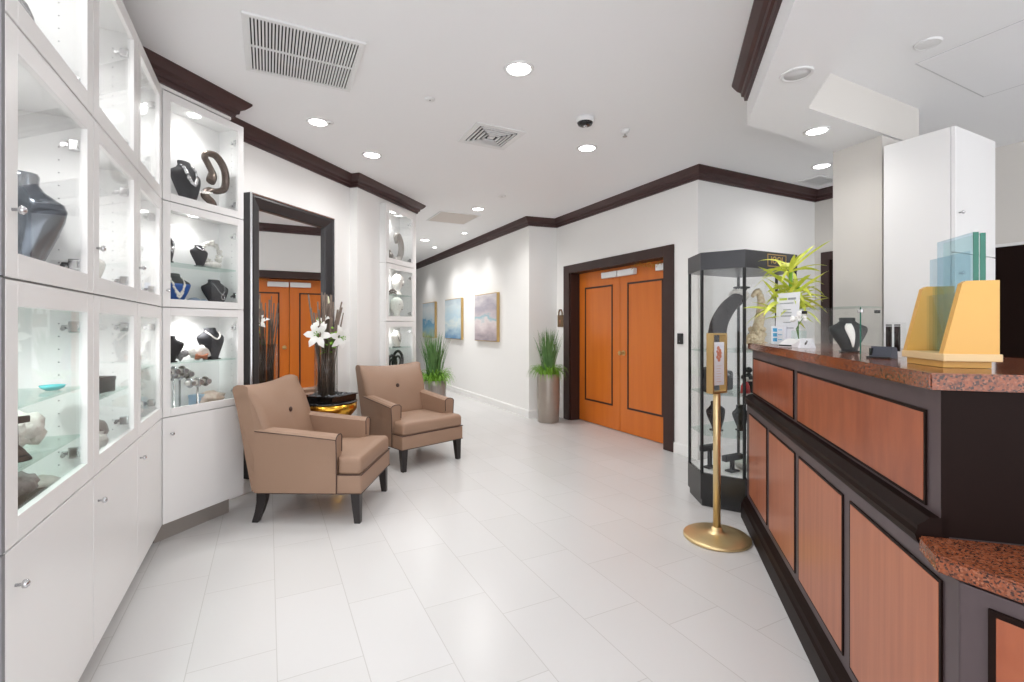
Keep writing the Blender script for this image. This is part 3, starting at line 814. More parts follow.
# low desk that joins the counter at its near end
FLd = Frame(cpt(.63, 1.246), neg(N1))
t = thing('low_desk', 'low dark wood desk joining the near end of the counter', 'desk', FLd.w(0, 0), FLd.rot)
b = MB(); b.prism([(0.002, 0), (1.6, 0), (1.6, .5), (.49, .5)], 0, .757); b.obj('desk_body', ESPRESSO, t)
for (a, c, z0, z1) in ((.06, .60, .19, .715), (.68, 1.4, .19, .715)):
    b = MB(); b.box((a, -.008, z0), (c, .01, z1), bevel=.002); p = b.obj('veneer_panel', CHERRYD, t)
    b = MB(); w = .012
    for lo, hi in (((a - w, z0 - w), (c + w, z0)), ((a - w, z1), (c + w, z1 + w)), ((a - w, z0), (a, z1)), ((c, z0), (c + w, z1))): b.box((lo[0], -.007, lo[1]), (hi[0], .005, hi[1]))
    b.obj('panel_bead', BLACKWOOD, p)
b = MB()
A = Vector((.978, 1.154)); B = Vector((.930, 1.052)); d1 = Vector((.4532, -.8914)); nn = Vector(NC)
C_ = B + d1 * 1.4; Dd = A + nn * 1.0
b.prism([tuple(A), tuple(B), tuple(C_), tuple(C_ + Vector((.9, .45))), tuple(Dd)], .762, .80)
bmesh.ops.bevel(b.bm, geom=[e for e in b.bm.edges], offset=.004, segments=2, affect='EDGES')
tag(b.obj('granite_desktop', GRANITE), 'lower granite slab with clipped corner on the low desk', 'countertop')

# tall white cupboard behind the counter
FT = Frame((2.613, 2.831), neg(D1))
t = thing('tall_cupboard', 'tall white cupboard standing behind the counter beside the pillar', 'cupboard', FT.w(0, 0), FT.rot)
b = MB(); b.box((0, .022, 0), (.55, .368, 2.49), bevel=.001); b.obj('carcass', WHITE, t)
for z0, z1 in ((.02, 1.74), (1.745, 2.49)):
    b = MB(); b.box((.004, 0, z0), (.548, .02, z1), bevel=.002); d = b.obj('door_slab', WHITE, t)
    b = MB(); b.lathe([(.004, 0), (.004, .012), (.010, .015), (.011, .022), (.006, .027), (0, .028)], 14)
    k = b.obj('door_knob', CHROME, d, loc=(.05, 0, 1.62 if z1 < 2 else 1.98)); k.rotation_euler.x = PI / 2

# ------------------------------------------------------------------ hexagonal display tower
FH = Frame((1.618, 3.33), neg(D1))
HEX = [(0, 0), (.58, 0), (.727, .255), (.58, .51), (0, .51), (-.147, .255)]
def inset(poly, k):
    cx = sum(p[0] for p in poly) / len(poly); cy = sum(p[1] for p in poly) / len(poly); o = []
    n = len(poly)
    for i in range(n):
        p, q, r = Vector(poly[i - 1]), Vector(poly[i]), Vector(poly[(i + 1) % n])
        a = (q - p).normalized(); c = (r - q).normalized(); na = Vector((-a.y, a.x)); nc_ = Vector((-c.y, c.x))
        bb = na + nc_; o.append(tuple(q + bb * (2 / bb.length_squared) * k))
    return o
t = thing('display_tower', 'black six-sided glass display tower beyond the end of the counter', 'display case', FH.w(0, 0), FH.rot)
b = MB(); b.prism(inset(HEX, .012), 0, .05); b.prism(HEX, .05, .24); b.obj('base', BLACK, t)
cap = MB(); cap.prism(HEX, 1.715, 1.84); cap.obj('cap', mat('charcoal_cap', S(54, 54, 58), .3), t)
b = MB(); H2 = inset(HEX, .012)
for p in H2: b.box((p[0] - .008, p[1] - .008, .24), (p[0] + .008, p[1] + .008, 1.715))
b.obj('corner_posts', BLACKM, t)
for i in range(6):
    p, q = Vector(H2[i]), Vector(H2[(i + 1) % 6]); d = (q - p).normalized(); n_ = Vector((-d.y, d.x)) * .002
    p2, q2 = p + d * .009, q - d * .009
    b = MB(); b.prism([tuple(p2 - n_), tuple(q2 - n_), tuple(q2 + n_), tuple(p2 + n_)], .245, 1.71); b.obj('glass_pane', GLASS, t)
for z in (.519, .816, 1.128):
    b = MB(); b.prism(inset(HEX, .022), z - .008, z); b.obj('glass_shelf', GLASSG, t)
b = MB(); b.prism(inset(HEX, .02), .2401, .246); b.obj('interior_floor', PLASTW, t)
# name plate with its letters on the cap
pl = MB(); w = .006; X0, X1, Z0, Z1 = .235, .445, 1.735, 1.825
pl.box((X0, -.004, Z0), (X1, 0, Z0 + w)); pl.box((X0, -.004, Z1 - w), (X1, 0, Z1)); pl.box((X0, -.004, Z0), (X0 + w, 0, Z1)); pl.box((X1 - w, -.004, Z0), (X1, 0, Z1))
pl.obj('name_plate', BRASSM, t)
fc = bpy.data.curves.new('lettering', 'FONT'); fc.body = 'IOOI'; fc.size = .075; fc.extrude = .002; fc.align_x = 'CENTER'; fc.align_y = 'CENTER'
tmp = bpy.data.objects.new('lettering_tmp', fc); COL.objects.link(tmp)
bpy.context.view_layer.update()
me = bpy.data.meshes.new_from_object(tmp.evaluated_get(bpy.context.evaluated_depsgraph_get())); bpy.data.objects.remove(tmp)
lo = bpy.data.objects.new('lettering', me); COL.objects.link(lo); me.materials.clear(); me.materials.append(BRASSM)
lo.parent = t; lo.location = ((X0 + X1) / 2, -.002, (Z0 + Z1) / 2); lo.rotation_euler.x = PI / 2; lo.scale = (.85, 1, 1)

# ------------------------------------------------------------------ jewellery pieces
def bust_geo(W, H, D, lean=0.0, halfneck=.40):
    prof = [(0, .42), (.03, .44), (.06, .40), (.2, .52), (.4, .76), (.58, .95), (.68, 1.0), (.74, .93), (.79, .72), (.84, .52), (.9, halfneck), (.97, halfneck + .02), (1, halfneck - .02)]
    def hw(z):
        for (a, x), (c, y) in zip(prof[:-1], prof[1:]):
            if z <= c: return (x + (y - x) * (z - a) / (c - a)) * W / 2
        return prof[-1][1] * W / 2
    def fd(z): return D * (.35 + .65 * math.sin(PI * min(1, max(0, .12 + z * .8))))
    def yo(z): return lean * z * H
    def front(x, z):
        h = hw(z); k = max(0, 1 - (x / h) ** 2); return yo(z) - fd(z) * math.sqrt(k)
    rings = []
    zs = sorted({p[0] for p in prof} | {.12, .3, .5, .63})
    for z in zs:
        h = hw(z); r = []
        for i in range(24):
            a = 2 * PI * i / 24; x = math.cos(a); y = math.sin(a)
            r.append(Vector((h * x, yo(z) + (fd(z) if y < 0 else fd(z) * .35) * y, z * H)))
        rings.append(r)
    return rings, front, hw
def bust(label, F, x, y, z, W, H, D=None, m=CHARCOAL, turn=0.0, lean=.12, group=None, name='necklace_bust', **k):
    D = D or W * .28
    t = thing(name, label, 'display bust', F.w(x, y, z), F.rot + turn, group)
    rings, front, hw = bust_geo(W, H, D, lean)
    b = MB(); b.loft(rings); b.obj('bust_form', m, t)
    b = MB(); b.lathe([(0, 0), (W * .26, 0), (W * .26, .006), (0, .006)], 20); b.obj('foot_plate', BLACK, t)
    t['_'] = 0; del t['_']
    return t, front, hw
def necklace(label, F, x, y, z, W, H, D=None, turn=0.0, lean=.12, top=.88, drop=.36, bead=.004, m=SILVER, n=36, pendant=None, spread=.92, cat='necklace', cord=.0012, strands=1, jitter=0):
    D = D or W * .28
    rings, front, hw = bust_geo(W, H, D, lean)
    t = thing('necklace', label, cat, F.w(x, y, z), F.rot + turn)
    b = MB(); low = None
    for s in range(strands):
        pts = []
        dr = drop + s * .09
        for i in range(n + 1):
            u = -1 + 2 * i / n
            zz = top - dr * (1 - abs(u) ** 1.8)
            xm = min(spread * hw(top), hw(zz) * .97) if True else 0
            xx = u * spread * hw(top) * (1 + .5 * (1 - abs(u)) * abs(u))
            xx = max(-hw(zz) * .97, min(hw(zz) * .97, xx))
            pts.append(Vector((xx, front(xx, zz) - bead * .9, zz * H)))
        b.tube(pts, cord, 5)
        for i, p in enumerate(pts):
            r = bead * (1 + (random.uniform(-.35, .5) if jitter else 0)); b.sphere(p + (Vector((random.uniform(-1, 1), 0, random.uniform(-1, 1))) * jitter if jitter else Vector()), r, 1)
        low = pts[n // 2]
    b.obj('bead_string', m, t)
    if pendant:
        b = MB(); q = low + Vector((0, -.004, -.02)); b.tube([q + Vector((math.cos(a) * .014, 0, math.sin(a) * .016)) for a in [i * PI / 6 for i in range(12)]], .0032, 6, close=True); b.obj('pendant', pendant, t)
    return t
def lump(name, label, cat, F, x, y, z, r, sc, m, disp=.5, freq=2.5, sub=3, seed=1, parts=1, spread=0.0, turn=0.0):
    t = thing(name, label, cat, F.w(x, y, z), F.rot + turn)
    rnd = random.Random(seed); b = MB()
    for i in range(parts):
        o = Vector((rnd.uniform(-1, 1) * spread, rnd.uniform(-.5, .5) * spread, 0))
        k = 1 if parts == 1 else rnd.uniform(.45, .8)
        lift = r * sc[2] * k * (1 - disp * .3)
        b.sphere(o + Vector((0, 0, lift + (rnd.uniform(0, .5) * r * sc[2] if i else 0))), r * k, sub, sc, disp, freq, seed + i * 3.3)
    zmin = min(v.co.z for v in b.bm.verts)
    for v in b.bm.verts: v.co.z -= zmin
    b.obj(name + '_form', m, t)
    return t
def coral_ring(label, F, x, y, z, R, m, seed=4):
    t = thing('coral_ring', label, 'coral ornament', F.w(x, y, z), F.rot)
    rnd = random.Random(seed); b = MB()
    for i in range(70):
        a = rnd.uniform(0, 2 * PI); rr = R * rnd.uniform(.72, 1.0)
        b.sphere((rr * math.cos(a), rnd.uniform(-.012, .012), .03 + R + rr * math.sin(a)), R * rnd.uniform(.10, .2), 1, (1, 1, 1), .5, 3, i)
    b.obj('coral_branches', m, t)
    b = MB(); b.sphere((0, 0, .02), .05, 2, (1.3, .8, .5), .3, 3, seed); zmin = min(v.co.z for v in b.bm.verts)
    for v in b.bm.verts: v.co.z -= zmin
    b.obj('stone_foot', CORALW, t)
    return t

# --- necklace showcase, upper box (floor of box at z = 2.06 + .018)
f2 = ZR[2] + .0185; f1 = ZR[1] + .0185; f0 = ZR[0] + .0185
k = dict(W=.225, H=.30, D=.055, turn=.1, lean=.12)
bust('black velvet bust with chunky silver necklace in the upper corner showcase', FN, 0.25, 0.112, f2, **k)
necklace('chunky silver ring necklace on the bust beside the bronze loop', FN, 0.25, 0.112, f2, bead=.011, n=22, drop=.40, m=SILVER, jitter=.004, **k)
t = thing('loop_sculpture', 'twisted bronze loop neck form in the upper corner showcase', 'sculpture', FN.w(.445, .105, f2), FN.rot)
b = MB(); pts = []; rad = []
ctrl = [(-.04, .21), (-.016, .27), (-.048, .33), (-.08, .37), (-.056, .395), (0, .39), (.056, .33), (.08, .255), (.072, .19), (.017, .16), (-.048, .15), (-.085, .105), (-.035, .06), (-.035, 0)]
for i, (x, z) in enumerate(ctrl): pts.append((x, .012 * math.sin(i * .9), z)); rad.append(.03 if 0 < i < len(ctrl) - 1 else .018)
def catmull(P, n=6):
    P = [Vector(p) for p in P]; o = []
    for i in range(len(P) - 1):
        p0, p1, p2, p3 = P[max(i - 1, 0)], P[i], P[i + 1], P[min(i + 2, len(P) - 1)]
        for k_ in range(n):
            u = k_ / n; o.append(.5 * ((2 * p1) + (p2 - p0) * u + (2 * p0 - 5 * p1 + 4 * p2 - p3) * u * u + (3 * p1 - p0 - 3 * p2 + p3) * u ** 3))
    return o + [P[-1]]
cp = catmull(pts); b.tube(cp, .026, 12, radii=[.037 * (.7 + .3 * math.sin(PI * min(1, (i + 2) / 10))) for i in range(len(cp))], flat=.75)
zm = min(v.co.z for v in b.bm.verts)
for v in b.bm.verts: v.co.z -= zm
b.obj('loop_form', BRONZE, t)
t = thing('price_card', 'small white card propped beside the bronze loop', 'card', FN.w(0.38, 0.053, f2), FN.rot)
b = MB(); b.box((-.035, -.001, 0), (.035, .002, .045), rot=Matrix.Rotation(-.3, 3, 'X')); zm = min(v.co.z for v in b.bm.verts)
for v in b.bm.verts: v.co.z -= zm
b.obj('card_face', PAPER, t)
# middle box
zs = 1.7006
k = dict(W=.10, H=.165, turn=.2, lean=.1)
bust('narrow black bust with silver beads on the middle shelf near the corner', FN, 0.095, 0.075, zs, **k)
necklace('silver bead strands on the narrow black bust near the corner', FN, 0.095, 0.075, zs, bead=.006, n=18, drop=.4, jitter=.004, strands=2, **k)
k = dict(W=.125, H=.14, turn=0, lean=.1)
bust('small black bust with choker on the middle shelf beside the coral ring', FN, 0.315, 0.09, zs, **k)
necklace('silver charm choker on the small black bust beside the coral ring', FN, 0.315, 0.09, zs, bead=.006, n=14, drop=.14, top=.90, **k)
coral_ring('white and silver coral ring standing on the middle shelf', FN, 0.435, 0.128, zs, .078, CORALW)
k = dict(W=.20, H=.20, turn=-.15, lean=.12)
bust('black bust draped with blue cloth at the bottom of the middle showcase', FN, 0.145, 0.09, f1, m=BLACKM, **k)
t = thing('blue_scarf', 'deep blue cloth over the front of the black bust', 'cloth', FN.w(0.145, 0.09, f1), FN.rot - .15)
rings, fr_, hw_ = bust_geo(.20, .20, .056, .12)
b = MB(); g = []
for zz in [.04 + i * .07 for i in range(10)]:
    g.append([b.bm.verts.new((u * hw_(zz) * .93, fr_(u * hw_(zz) * .93, zz) - .003, zz * .20)) for u in [-1 + j * .2 for j in range(11)]])
for a_, c_ in zip(g[:-1], g[1:]):
    for j in range(10): b._tag([b.bm.faces.new((a_[j], a_[j + 1], c_[j + 1], c_[j]))], True)
o = b.obj('cloth_drape', BLUE, t); so = o.modifiers.new('thickness', 'SOLIDIFY'); so.thickness = .003; so.offset = 0
necklace('pearl cluster necklace over the deep blue cloth', FN, 0.145, 0.087, f1, bead=.006, n=26, drop=.55, m=PEARL, jitter=.003, strands=2, **k)
k = dict(W=.215, H=.185, turn=.1, lean=.12)
bust('charcoal bust with ring pendant at the bottom of the middle showcase', FN, 0.435, 0.09, f1, **k)
necklace('fine silver chain with ring pendant on the charcoal bust', FN, 0.435, 0.09, f1, bead=.0026, n=40, drop=.42, pendant=SILVER, **k)
lump('bead_cluster', 'blue grey bead cluster lying between the two lower busts of the middle showcase', 'beads', FN, 0.285, 0.075, f1, .055, (1.2, .8, .5), SEABLUE, .3, 5, 2, 5, 6, .05)
# lower box
zs = 1.0806
k = dict(W=.17, H=.165, turn=-.2, lean=.0)
bust('rounded black bust on the lower showcase shelf near the corner', FN, 0.105, 0.086, zs, m=BLACKM, **k)
lump('grey_mineral', 'rough grey mineral on the lower showcase shelf beside the rounded bust', 'mineral', FN, 0.205, 0.098, zs, .045, (.8, .7, 1), STONE, .5, 3, 2, 8, 3, .02)
lump('conch_shell', 'white conch shell with copper cord on the lower showcase shelf', 'shell', FN, 0.315, 0.098, zs, .055, (1.25, .8, .8), CORALW, .35, 2, 3, 9)
t = thing('copper_bracelet', 'copper cord bracelet lying against the white conch shell', 'bracelet', FN.w(0.295, 0.053, zs), FN.rot)
b = MB()
for q in range(3): b.tube([(.04 * math.cos(a), .012 * math.sin(a) - .004 * q, .018 + .008 * q + .006 * math.sin(a * 2 + q)) for a in [i * PI / 8 for i in range(16)]], .006, 6, close=True)
b.obj('cord_coil', COPPER, t)
k = dict(W=.205, H=.215, turn=.05, lean=.1)
bust('charcoal bust wearing a single pearl strand in the lower corner showcase', FN, 0.41, 0.098, zs, **k)
necklace('single strand pearl necklace on the charcoal bust in the lower showcase', FN, 0.41, 0.098, zs, bead=.0065, n=34, drop=.24, m=PEARL, spread=1.05, **k)
def tbar(label, x, y, z, h, w):
    t = thing('bracelet_stand', label, 'bracelet stand', FN.w(x, y, z), FN.rot, 'acrylic T-bar stands in the lower corner showcase')
    b = MB(); b.lathe([(0, 0), (.03, 0), (.03, .006), (.006, .008), (.006, h), (0, h)], 16); b.obj('post', SILVER, t)
    b = MB(); b.cyl((-w, 0, h), (w, 0, h), .017, 14); b.sphere((-w, 0, h), .017, 2); b.sphere((w, 0, h), .017, 2); b.obj('cross_bar', PEARL, t)
    return t
def watch(label, x, y, z, m, seed):
    rnd = random.Random(seed); t = thing('bracelet', label, 'bracelet', FN.w(x, y, z), FN.rot, None)
    b = MB()
    for i in range(14):
        a = 2 * PI * i / 14; b.sphere((rnd.uniform(-.002, .002), .025 * math.cos(a), .025 * math.sin(a)), .0095, 1, (1.2, 1, 1))
    b.obj('links', m, t)
    b = MB(); b.cyl((0, -.028, 0), (0, -.038, 0), .017, 16); b.obj('dial', SILVER, t)
for i, (x, y, h, w) in enumerate([(.135, .085, .245, .085), (.215, .14, .215, .085), (.275, .06, .165, .07)]):
    tbar('white padded bracelet bar ' + ['standing tallest in the lower corner showcase', 'standing second tallest behind the front one', 'standing lowest in front of the shell fragment'][i], x, y, f0, h, w)
    for j in range(3):
        watch(['steel', 'silver', 'pewter'][j] + ' link bracelet on the ' + ['tallest', 'second', 'lowest'][i] + ' white bar', x - .055 + j * .055, y, f0 + h, [SILVER, CHROME, LEADGREY][j], i * 5 + j)
t = thing('gift_box', 'pale blue small box under the bracelet bars', 'box', FN.w(0.31, 0.105, f0), FN.rot + .2)
b = MB(); b.box((-.035, -.035, 0), (.035, .035, .06), bevel=.003); b.obj('box_body', PALEBLUE, t); b = MB(); b.box((-.037, -.037, .058), (.037, .037, .078), bevel=.003); b.obj('lid', PALEBLUE, t)
lump('shell_fragment', 'large pale pink and brown shell at the bottom of the lower showcase', 'shell', FN, 0.395, 0.098, f0, .08, (1.3, .7, .55), SHELL, .5, 2, 3, 21)

# --- long run, nearest column
k = dict(W=.235, H=.36, D=.06, turn=-1.45, lean=.03)
bust('large polished grey bust behind the first eye-level glass door', FL, -1.40, .152, f1, m=GREYBUST, **k)
lump('silver_drape', 'silver crumpled metal form in the topmost first showcase', 'sculpture', FL, -1.50, .14, f2, .075, (1, .7, 1.6), SILVER, .4, 2.2, 3, 2)
t = thing('turquoise_dish', 'shallow turquoise glass dish on the upper glass shelf', 'dish', FL.w(-1.38, .075, 1.0905), FL.rot)
b = MB(); b.lathe([(0, .003), (.016, 0), (.029, .008), (.034, .016), (.032, .017), (.026, .010), (.014, .005), (0, .006)], 28); b.obj('dish_bowl', TURQ, t)
t = thing('pendant_stand', 'black spade-foot pendant stand in front of the white coral', 'stand', FL.w(-1.64, .075, .9205), FL.rot - .9)
b = MB(); b.lathe([(0, 0), (.034, 0), (.034, .004), (.018, .03), (.006, .045), (.005, .11), (0, .11)], 20); b.obj('spade_foot', BLACKM, t)
b = MB(); b.box((-.03, -.006, .105), (.03, .006, .125), bevel=.003); b.obj('cross_bar', BLACKM, t)
lump('coral_branch', 'white branching coral on the second glass shelf behind the pendant stand', 'coral', FL, -1.47, .12, .9205, .06, (1, .8, 1), CORALW, .8, 4, 2, 14, 16, .05)
lump('grey_geode', 'round grey geode slice near the bottom of the first lower showcase', 'mineral', FL, -1.60, .09, f0 + .030, .06, (1.1, .8, .55), STONE, .35, 4, 3, 17)
t = thing('black_tray', 'small black wedge tray under the grey geode', 'tray', FL.w(-1.60, .09, f0), FL.rot)
b = MB(); b.box((-.12, -.05, 0), (.12, .06, .022), bevel=.003); b.box((-.12, .045, .02), (.12, .06, .030), bevel=.002); b.obj('tray_body', BLACKM, t)
lump('white_shell', 'flat white shell beside the geode at the bottom of the first showcase', 'shell', FL, -1.42, .10, f0, .06, (1.3, .9, .35), CORALW, .2, 2, 2, 31)
# second column
t = thing('jewel_box', 'dark brown box on the shelf of the second lower showcase', 'box', FL.w(-.86, .10, 1.0205), FL.rot - .3)
b = MB(); b.box((-.06, -.05, 0), (.06, .05, .05), bevel=.004); b.obj('box_body', BLACKWOOD, t); b = MB(); b.box((-.062, -.052, .048), (.062, .052, .066), bevel=.004); b.obj('lid', BLACKWOOD, t)
lump('coral_lump', 'white coral lump at the bottom of the second lower showcase', 'coral', FL, -.92, .10, f0, .07, (1.1, .8, .6), CORALW, .5, 3, 3, 41)
lump('grey_stone', 'smooth grey stone beside the coral lump in the second showcase', 'stone', FL, -.78, .13, f0, .07, (1, .8, .9), LEADGREY, .2, 1.5, 3, 43)
k = dict(W=.16, H=.2, turn=-.9, lean=.08)
bust('white bust in the second eye-level showcase of the long run', FL, -.86, .13, f1, m=PEARL, **k)
t = thing('photo_frame', 'small silver picture frame in the second eye-level showcase', 'picture frame', FL.w(-1.0, .10, f1 + .0), FL.rot - .8)
b = MB()
for lo, hi in (((-.045, 0), (.045, .012)), ((-.045, .108), (.045, .12)), ((-.045, 0), (-.033, .12)), ((.033, 0), (.045, .12))): b.box((lo[0], -.006, lo[1]), (hi[0], .006, hi[1]), bevel=.002)
b.obj('frame_border', SILVER, t); b = MB(); b.box((-.034, -.002, .01), (.034, .002, .11)); b.obj('backing_card', PAPER, t)
# corner column
t = thing('ring_sculpture', 'white open ring sculpture on the shelf of the corner showcase', 'sculpture', FL.w(-.28, .11, 1.0805), FL.rot - .6)
b = MB(); b.tube([(.075 * math.cos(a), 0, .17 + .075 * math.sin(a)) for a in [i * PI / 14 for i in range(28)]], .008, 8, close=True); b.obj('ring', PEARL, t)
b = MB(); b.lathe([(0, 0), (.035, 0), (.035, .008), (.006, .012), (.006, .096), (0, .096)], 16); b.obj('foot', PEARL, t)
lump('white_cap_shell', 'rounded white shell beside the ring on the corner showcase shelf', 'shell', FL, -.15, .12, 1.0805, .055, (1.2, .9, .8), CORALW, .25, 2, 3, 51)
lump('mixed_minerals', 'grey crystal lump at the bottom of the corner showcase', 'mineral', FL, -.33, .10, f0, .075, (.9, .7, 1.2), STONE, .6, 4, 3, 53)
lump('pale_crystal', 'pale crystal lump against the side of the corner showcase', 'mineral', FL, -.16, .12, f0, .07, (1, .8, 1), CORALW, .6, 4, 3, 55)
lump('silver_shell', 'silver grey shell in the corner eye-level showcase', 'shell', FL, -.25, .12, f1, .08, (1, .7, 1), CORALW, .4, 2, 3, 57)

# --- pier showcases
t = thing('curved_neck_form', 'grey curved neck form in the uppermost pier showcase', 'sculpture', FP.w(.40, .11, ZP[3] + .0185), FP.rot)
b = MB(); cp = catmull([(-.10, 0, .09), (-.04, 0, .05), (.05, 0, .08), (.10, .0, .18), (.09, .0, .28), (.03, 0, .36), (-.02, 0, .34), (0, 0, .26)]); b.tube(cp, .04, 12, radii=[.022 + .014 * math.sin(PI * i / (len(cp) - 1)) for i in range(len(cp))]); b.lathe([(0, 0), (.07, 0), (.06, .03), (.04, .09), (0, .1)], 20)
zm = min(v.co.z for v in b.bm.verts)
for v in b.bm.verts: v.co.z -= zm
b.obj('neck_curve', mat('pale_grey', S(176, 171, 166), .35), t)
k = dict(W=.17, H=.15, D=.05, turn=0, lean=.0)
bust('low grey bust beside the curved neck form on the pier', FP, .20, .10, ZP[3] + .0185, m=LEADGREY, **k)
def mask(label, x, z, s, m):
    t = thing('mask_head', label, 'head form', FP.w(x, .125, z), FP.rot)
    b = MB(); rings = []
    for zz, r in ((0, .055), (.02, .05), (.05, .035), (.08, .036), (.10, .055), (.14, .07), (.18, .075), (.22, .068), (.25, .045), (.265, .012)):
        rings.append([Vector((r * s * .85 * math.cos(a), r * s * (1.05 if math.sin(a) < 0 else .95) * math.sin(a), zz * s)) for a in [i * PI / 10 for i in range(20)]])
    b.loft(rings); b.sphere((0, -.076 * s, .155 * s), .013 * s, 2, (.8, 1.1, 1.6)); b.obj('head_form', m, t)
    b = MB()
    for sg in (-1, 1): b.sphere((sg * .03 * s, -.063 * s, .178 * s), .011 * s, 1, (1.3, .6, .6))
    b.sphere((0, -.072 * s, .122 * s), .013 * s, 1, (1.4, .6, .5)); b.obj('face_features', LEADGREY, t)
mask('pale mask head on the glass shelf of the pier', .44, 1.6805, 1.0, PEARL)
mask('pale mask head below the glass shelf of the pier', .42, ZP[2] + .0185, 1.05, CORALW)
t = thing('bead_rope', 'grey bead rope lying beside the upper mask head', 'necklace', FP.w(.27, .08, 1.6805), FP.rot)
b = MB()
for i in range(26):
    a = i * 2 * PI / 13; b.sphere((.055 * math.cos(a), .03 * math.sin(a), .012 + .03 * (i // 13) + .012 * math.sin(a * 2)), .012, 1)
b.obj('beads', LEADGREY, t)
lump('beige_shells', 'small beige shells in front of the lower mask head', 'shells', FP, .42, .05, ZP[2] + .0185, .03, (1.2, .8, .6), SHELL, .4, 3, 2, 61, 5, .09)
k = dict(W=.20, H=.20, D=.05, turn=0, lean=.1)
bust('ivory bust with dark necklace in the pier showcase above the armchair', FP, .40, .11, 1.0605, m=PEARL, **k)
necklace('dark bead necklace on the ivory bust of the pier', FP, .40, .11, 1.0605, bead=.006, n=24, drop=.55, m=LEADGREY, **k)
for j, (x, r) in enumerate(((.28, .10), (.44, .12))):
    t = thing('black_hoop', ['smaller black hoop form below the ivory bust', 'larger black hoop form below the ivory bust'][j], 'hoop', FP.w(x, .10, ZP[1] + .0185), FP.rot)
    b = MB(); b.tube([(r * .9 * math.cos(a), .02 * j, .012 + r + r * math.sin(a)) for a in [i * PI / 12 for i in range(24)]], .016, 8, close=True)
    b.tube([(r * .5 * math.cos(a), .02 * j, .012 + r + r * .5 * math.sin(a)) for a in [i * PI / 12 for i in range(24)]], .012, 8, close=True)
    zm = min(v.co.z for v in b.bm.verts)
    for v in b.bm.verts: v.co.z -= zm
    b.obj('hoop_rings', BLACKM, t)

# --- display tower contents
s3, s2_, s1, s0 = 1.1285, .8165, .5195, .2465
t = thing('swan_neck_form', 'tall dark curved neck form with white collar in the glass tower', 'sculpture', FH.w(.03, .22, s3), FH.rot)
cp = catmull([(-.06, 0, 0), (-.05, 0, .10), (-.02, 0, .21), (.06, 0, .31), (.15, 0, .37), (.20, 0, .395)])
b = MB(); b.tube(cp, .06, 18, radii=[.072 - .014 * i / (len(cp) - 1) for i in range(len(cp))], flat=.8)
for v in b.bm.verts: v.co.z = max(v.co.z, 0)
b.obj('neck_form', BLACKWOOD, t)
b = MB(); c = Vector((.18, 0, .405))
for i in range(36):
    a = i * 2 * PI / 18; b.sphere(c + Vector((.03 * math.cos(a) + .02 * (i // 18), .06 * math.sin(a), .05 * math.cos(a) * -.6 + .012 * (i // 18))), .017, 1)
b.obj('pearl_collar', PEARL, t)['label'] = 'white beaded collar'
b = MB(); b.tube([Vector((.22, 0, .47)) + Vector((.06 * math.cos(a), .05 * math.sin(a), 0)) for a in [i * PI / 10 for i in range(20)]], .006, 6, close=True); b.tube([(.18, 0, .40), (.16, 0, .47)], .006, 6); b.tube([(.24, 0, .42), (.28, 0, .47)], .006, 6); b.obj('rim', BLACKM, t)
def figurine(label, x, y, z, s, m, seed, up):
    t = thing('figurine', label, 'figurine', FH.w(x, y, z), FH.rot)
    rnd = random.Random(seed); b = MB()
    b.lathe([(0, 0), (.05 * s, 0), (.055 * s, .015 * s), (.035 * s, .04 * s), (.045 * s, .08 * s), (.03 * s, .12 * s), (0, .13 * s)], 18)
    for i in range(18):
        a = rnd.uniform(0, 2 * PI); b.sphere((.045 * s * math.cos(a), .035 * s * math.sin(a), rnd.uniform(.02, .12) * s), .016 * s, 1, (1, 1, 1), .4, 3, i)
    b.obj('ornate_body', m, t)
    if up:
        b = MB(); cp = catmull([(0, 0, .11 * s), (.03 * s, 0, .2 * s), (.035 * s, 0, .28 * s), (.0, 0, .33 * s), (-.04 * s, 0, .30 * s)])
        b.tube(cp, .018 * s, 8, radii=[(.03 - .02 * i / (len(cp) - 1)) * s for i in range(len(cp))])
        for p in cp[::2]: b.sphere(p + Vector((.015 * s, 0, .008 * s)), .011 * s, 1)
        b.obj('curling_neck', m, t)
figurine('ornate ivory and gold figurine with a curling neck in the glass tower', .40, .20, s3, 1.35, ORNATE, 5, True)
figurine('squat ornate gold figurine beside the curling one', .255, .13, s3, .95, ORNATE, 9, False)
t = thing('silver_wing', 'pale silver curved horn beside the curling figurine', 'sculpture', FH.w(.49, .30, s3), FH.rot)
cp = catmull([(-.08, 0, 0), (-.06, 0, .07), (0, 0, .13), (.08, 0, .16), (.13, 0, .15)]); b = MB(); b.tube(cp, .02, 10, radii=[.034 - .026 * i / (len(cp) - 1) for i in range(len(cp))])
for v in b.bm.verts: v.co.z = max(v.co.z, 0)
b.obj('horn', SILVER, t)
lump('white_ornament', 'small white lace ornament at the foot of the dark neck form', 'ornament', FH, .17, .10, s3, .04, (1.3, .7, .6), CORALW, .4, 4, 2, 71)
t = thing('handbag', 'black rounded handbag on the second shelf of the glass tower', 'bag', FH.w(-.01, .27, s2_), FH.rot)
b = MB(); b.box((-.08, -.04, 0), (.08, .04, .19), bevel=.035, seg=4, smooth=True); b.obj('bag_body', BLACKM, t); b = MB(); b.tube([(-.05, 0, .18), (-.04, 0, .24), (.04, 0, .24), (.05, 0, .18)], .006, 6); b.obj('handle', BLACKM, t)
t = thing('clutch_bag', 'black clutch bag with clasp beside the rounded handbag', 'bag', FH.w(.16, .30, s2_), FH.rot)
b = MB(); b.box((-.07, -.03, 0), (.07, .03, .15), bevel=.025, seg=4, smooth=True); b.obj('bag_body', BLACKM, t); b = MB(); b.sphere((0, -.035, .12), .012, 1); b.obj('clasp', SILVER, t)
t = thing('doll_figure', 'small red white and black doll on the second shelf', 'figurine', FH.w(.16, .12, s2_), FH.rot)
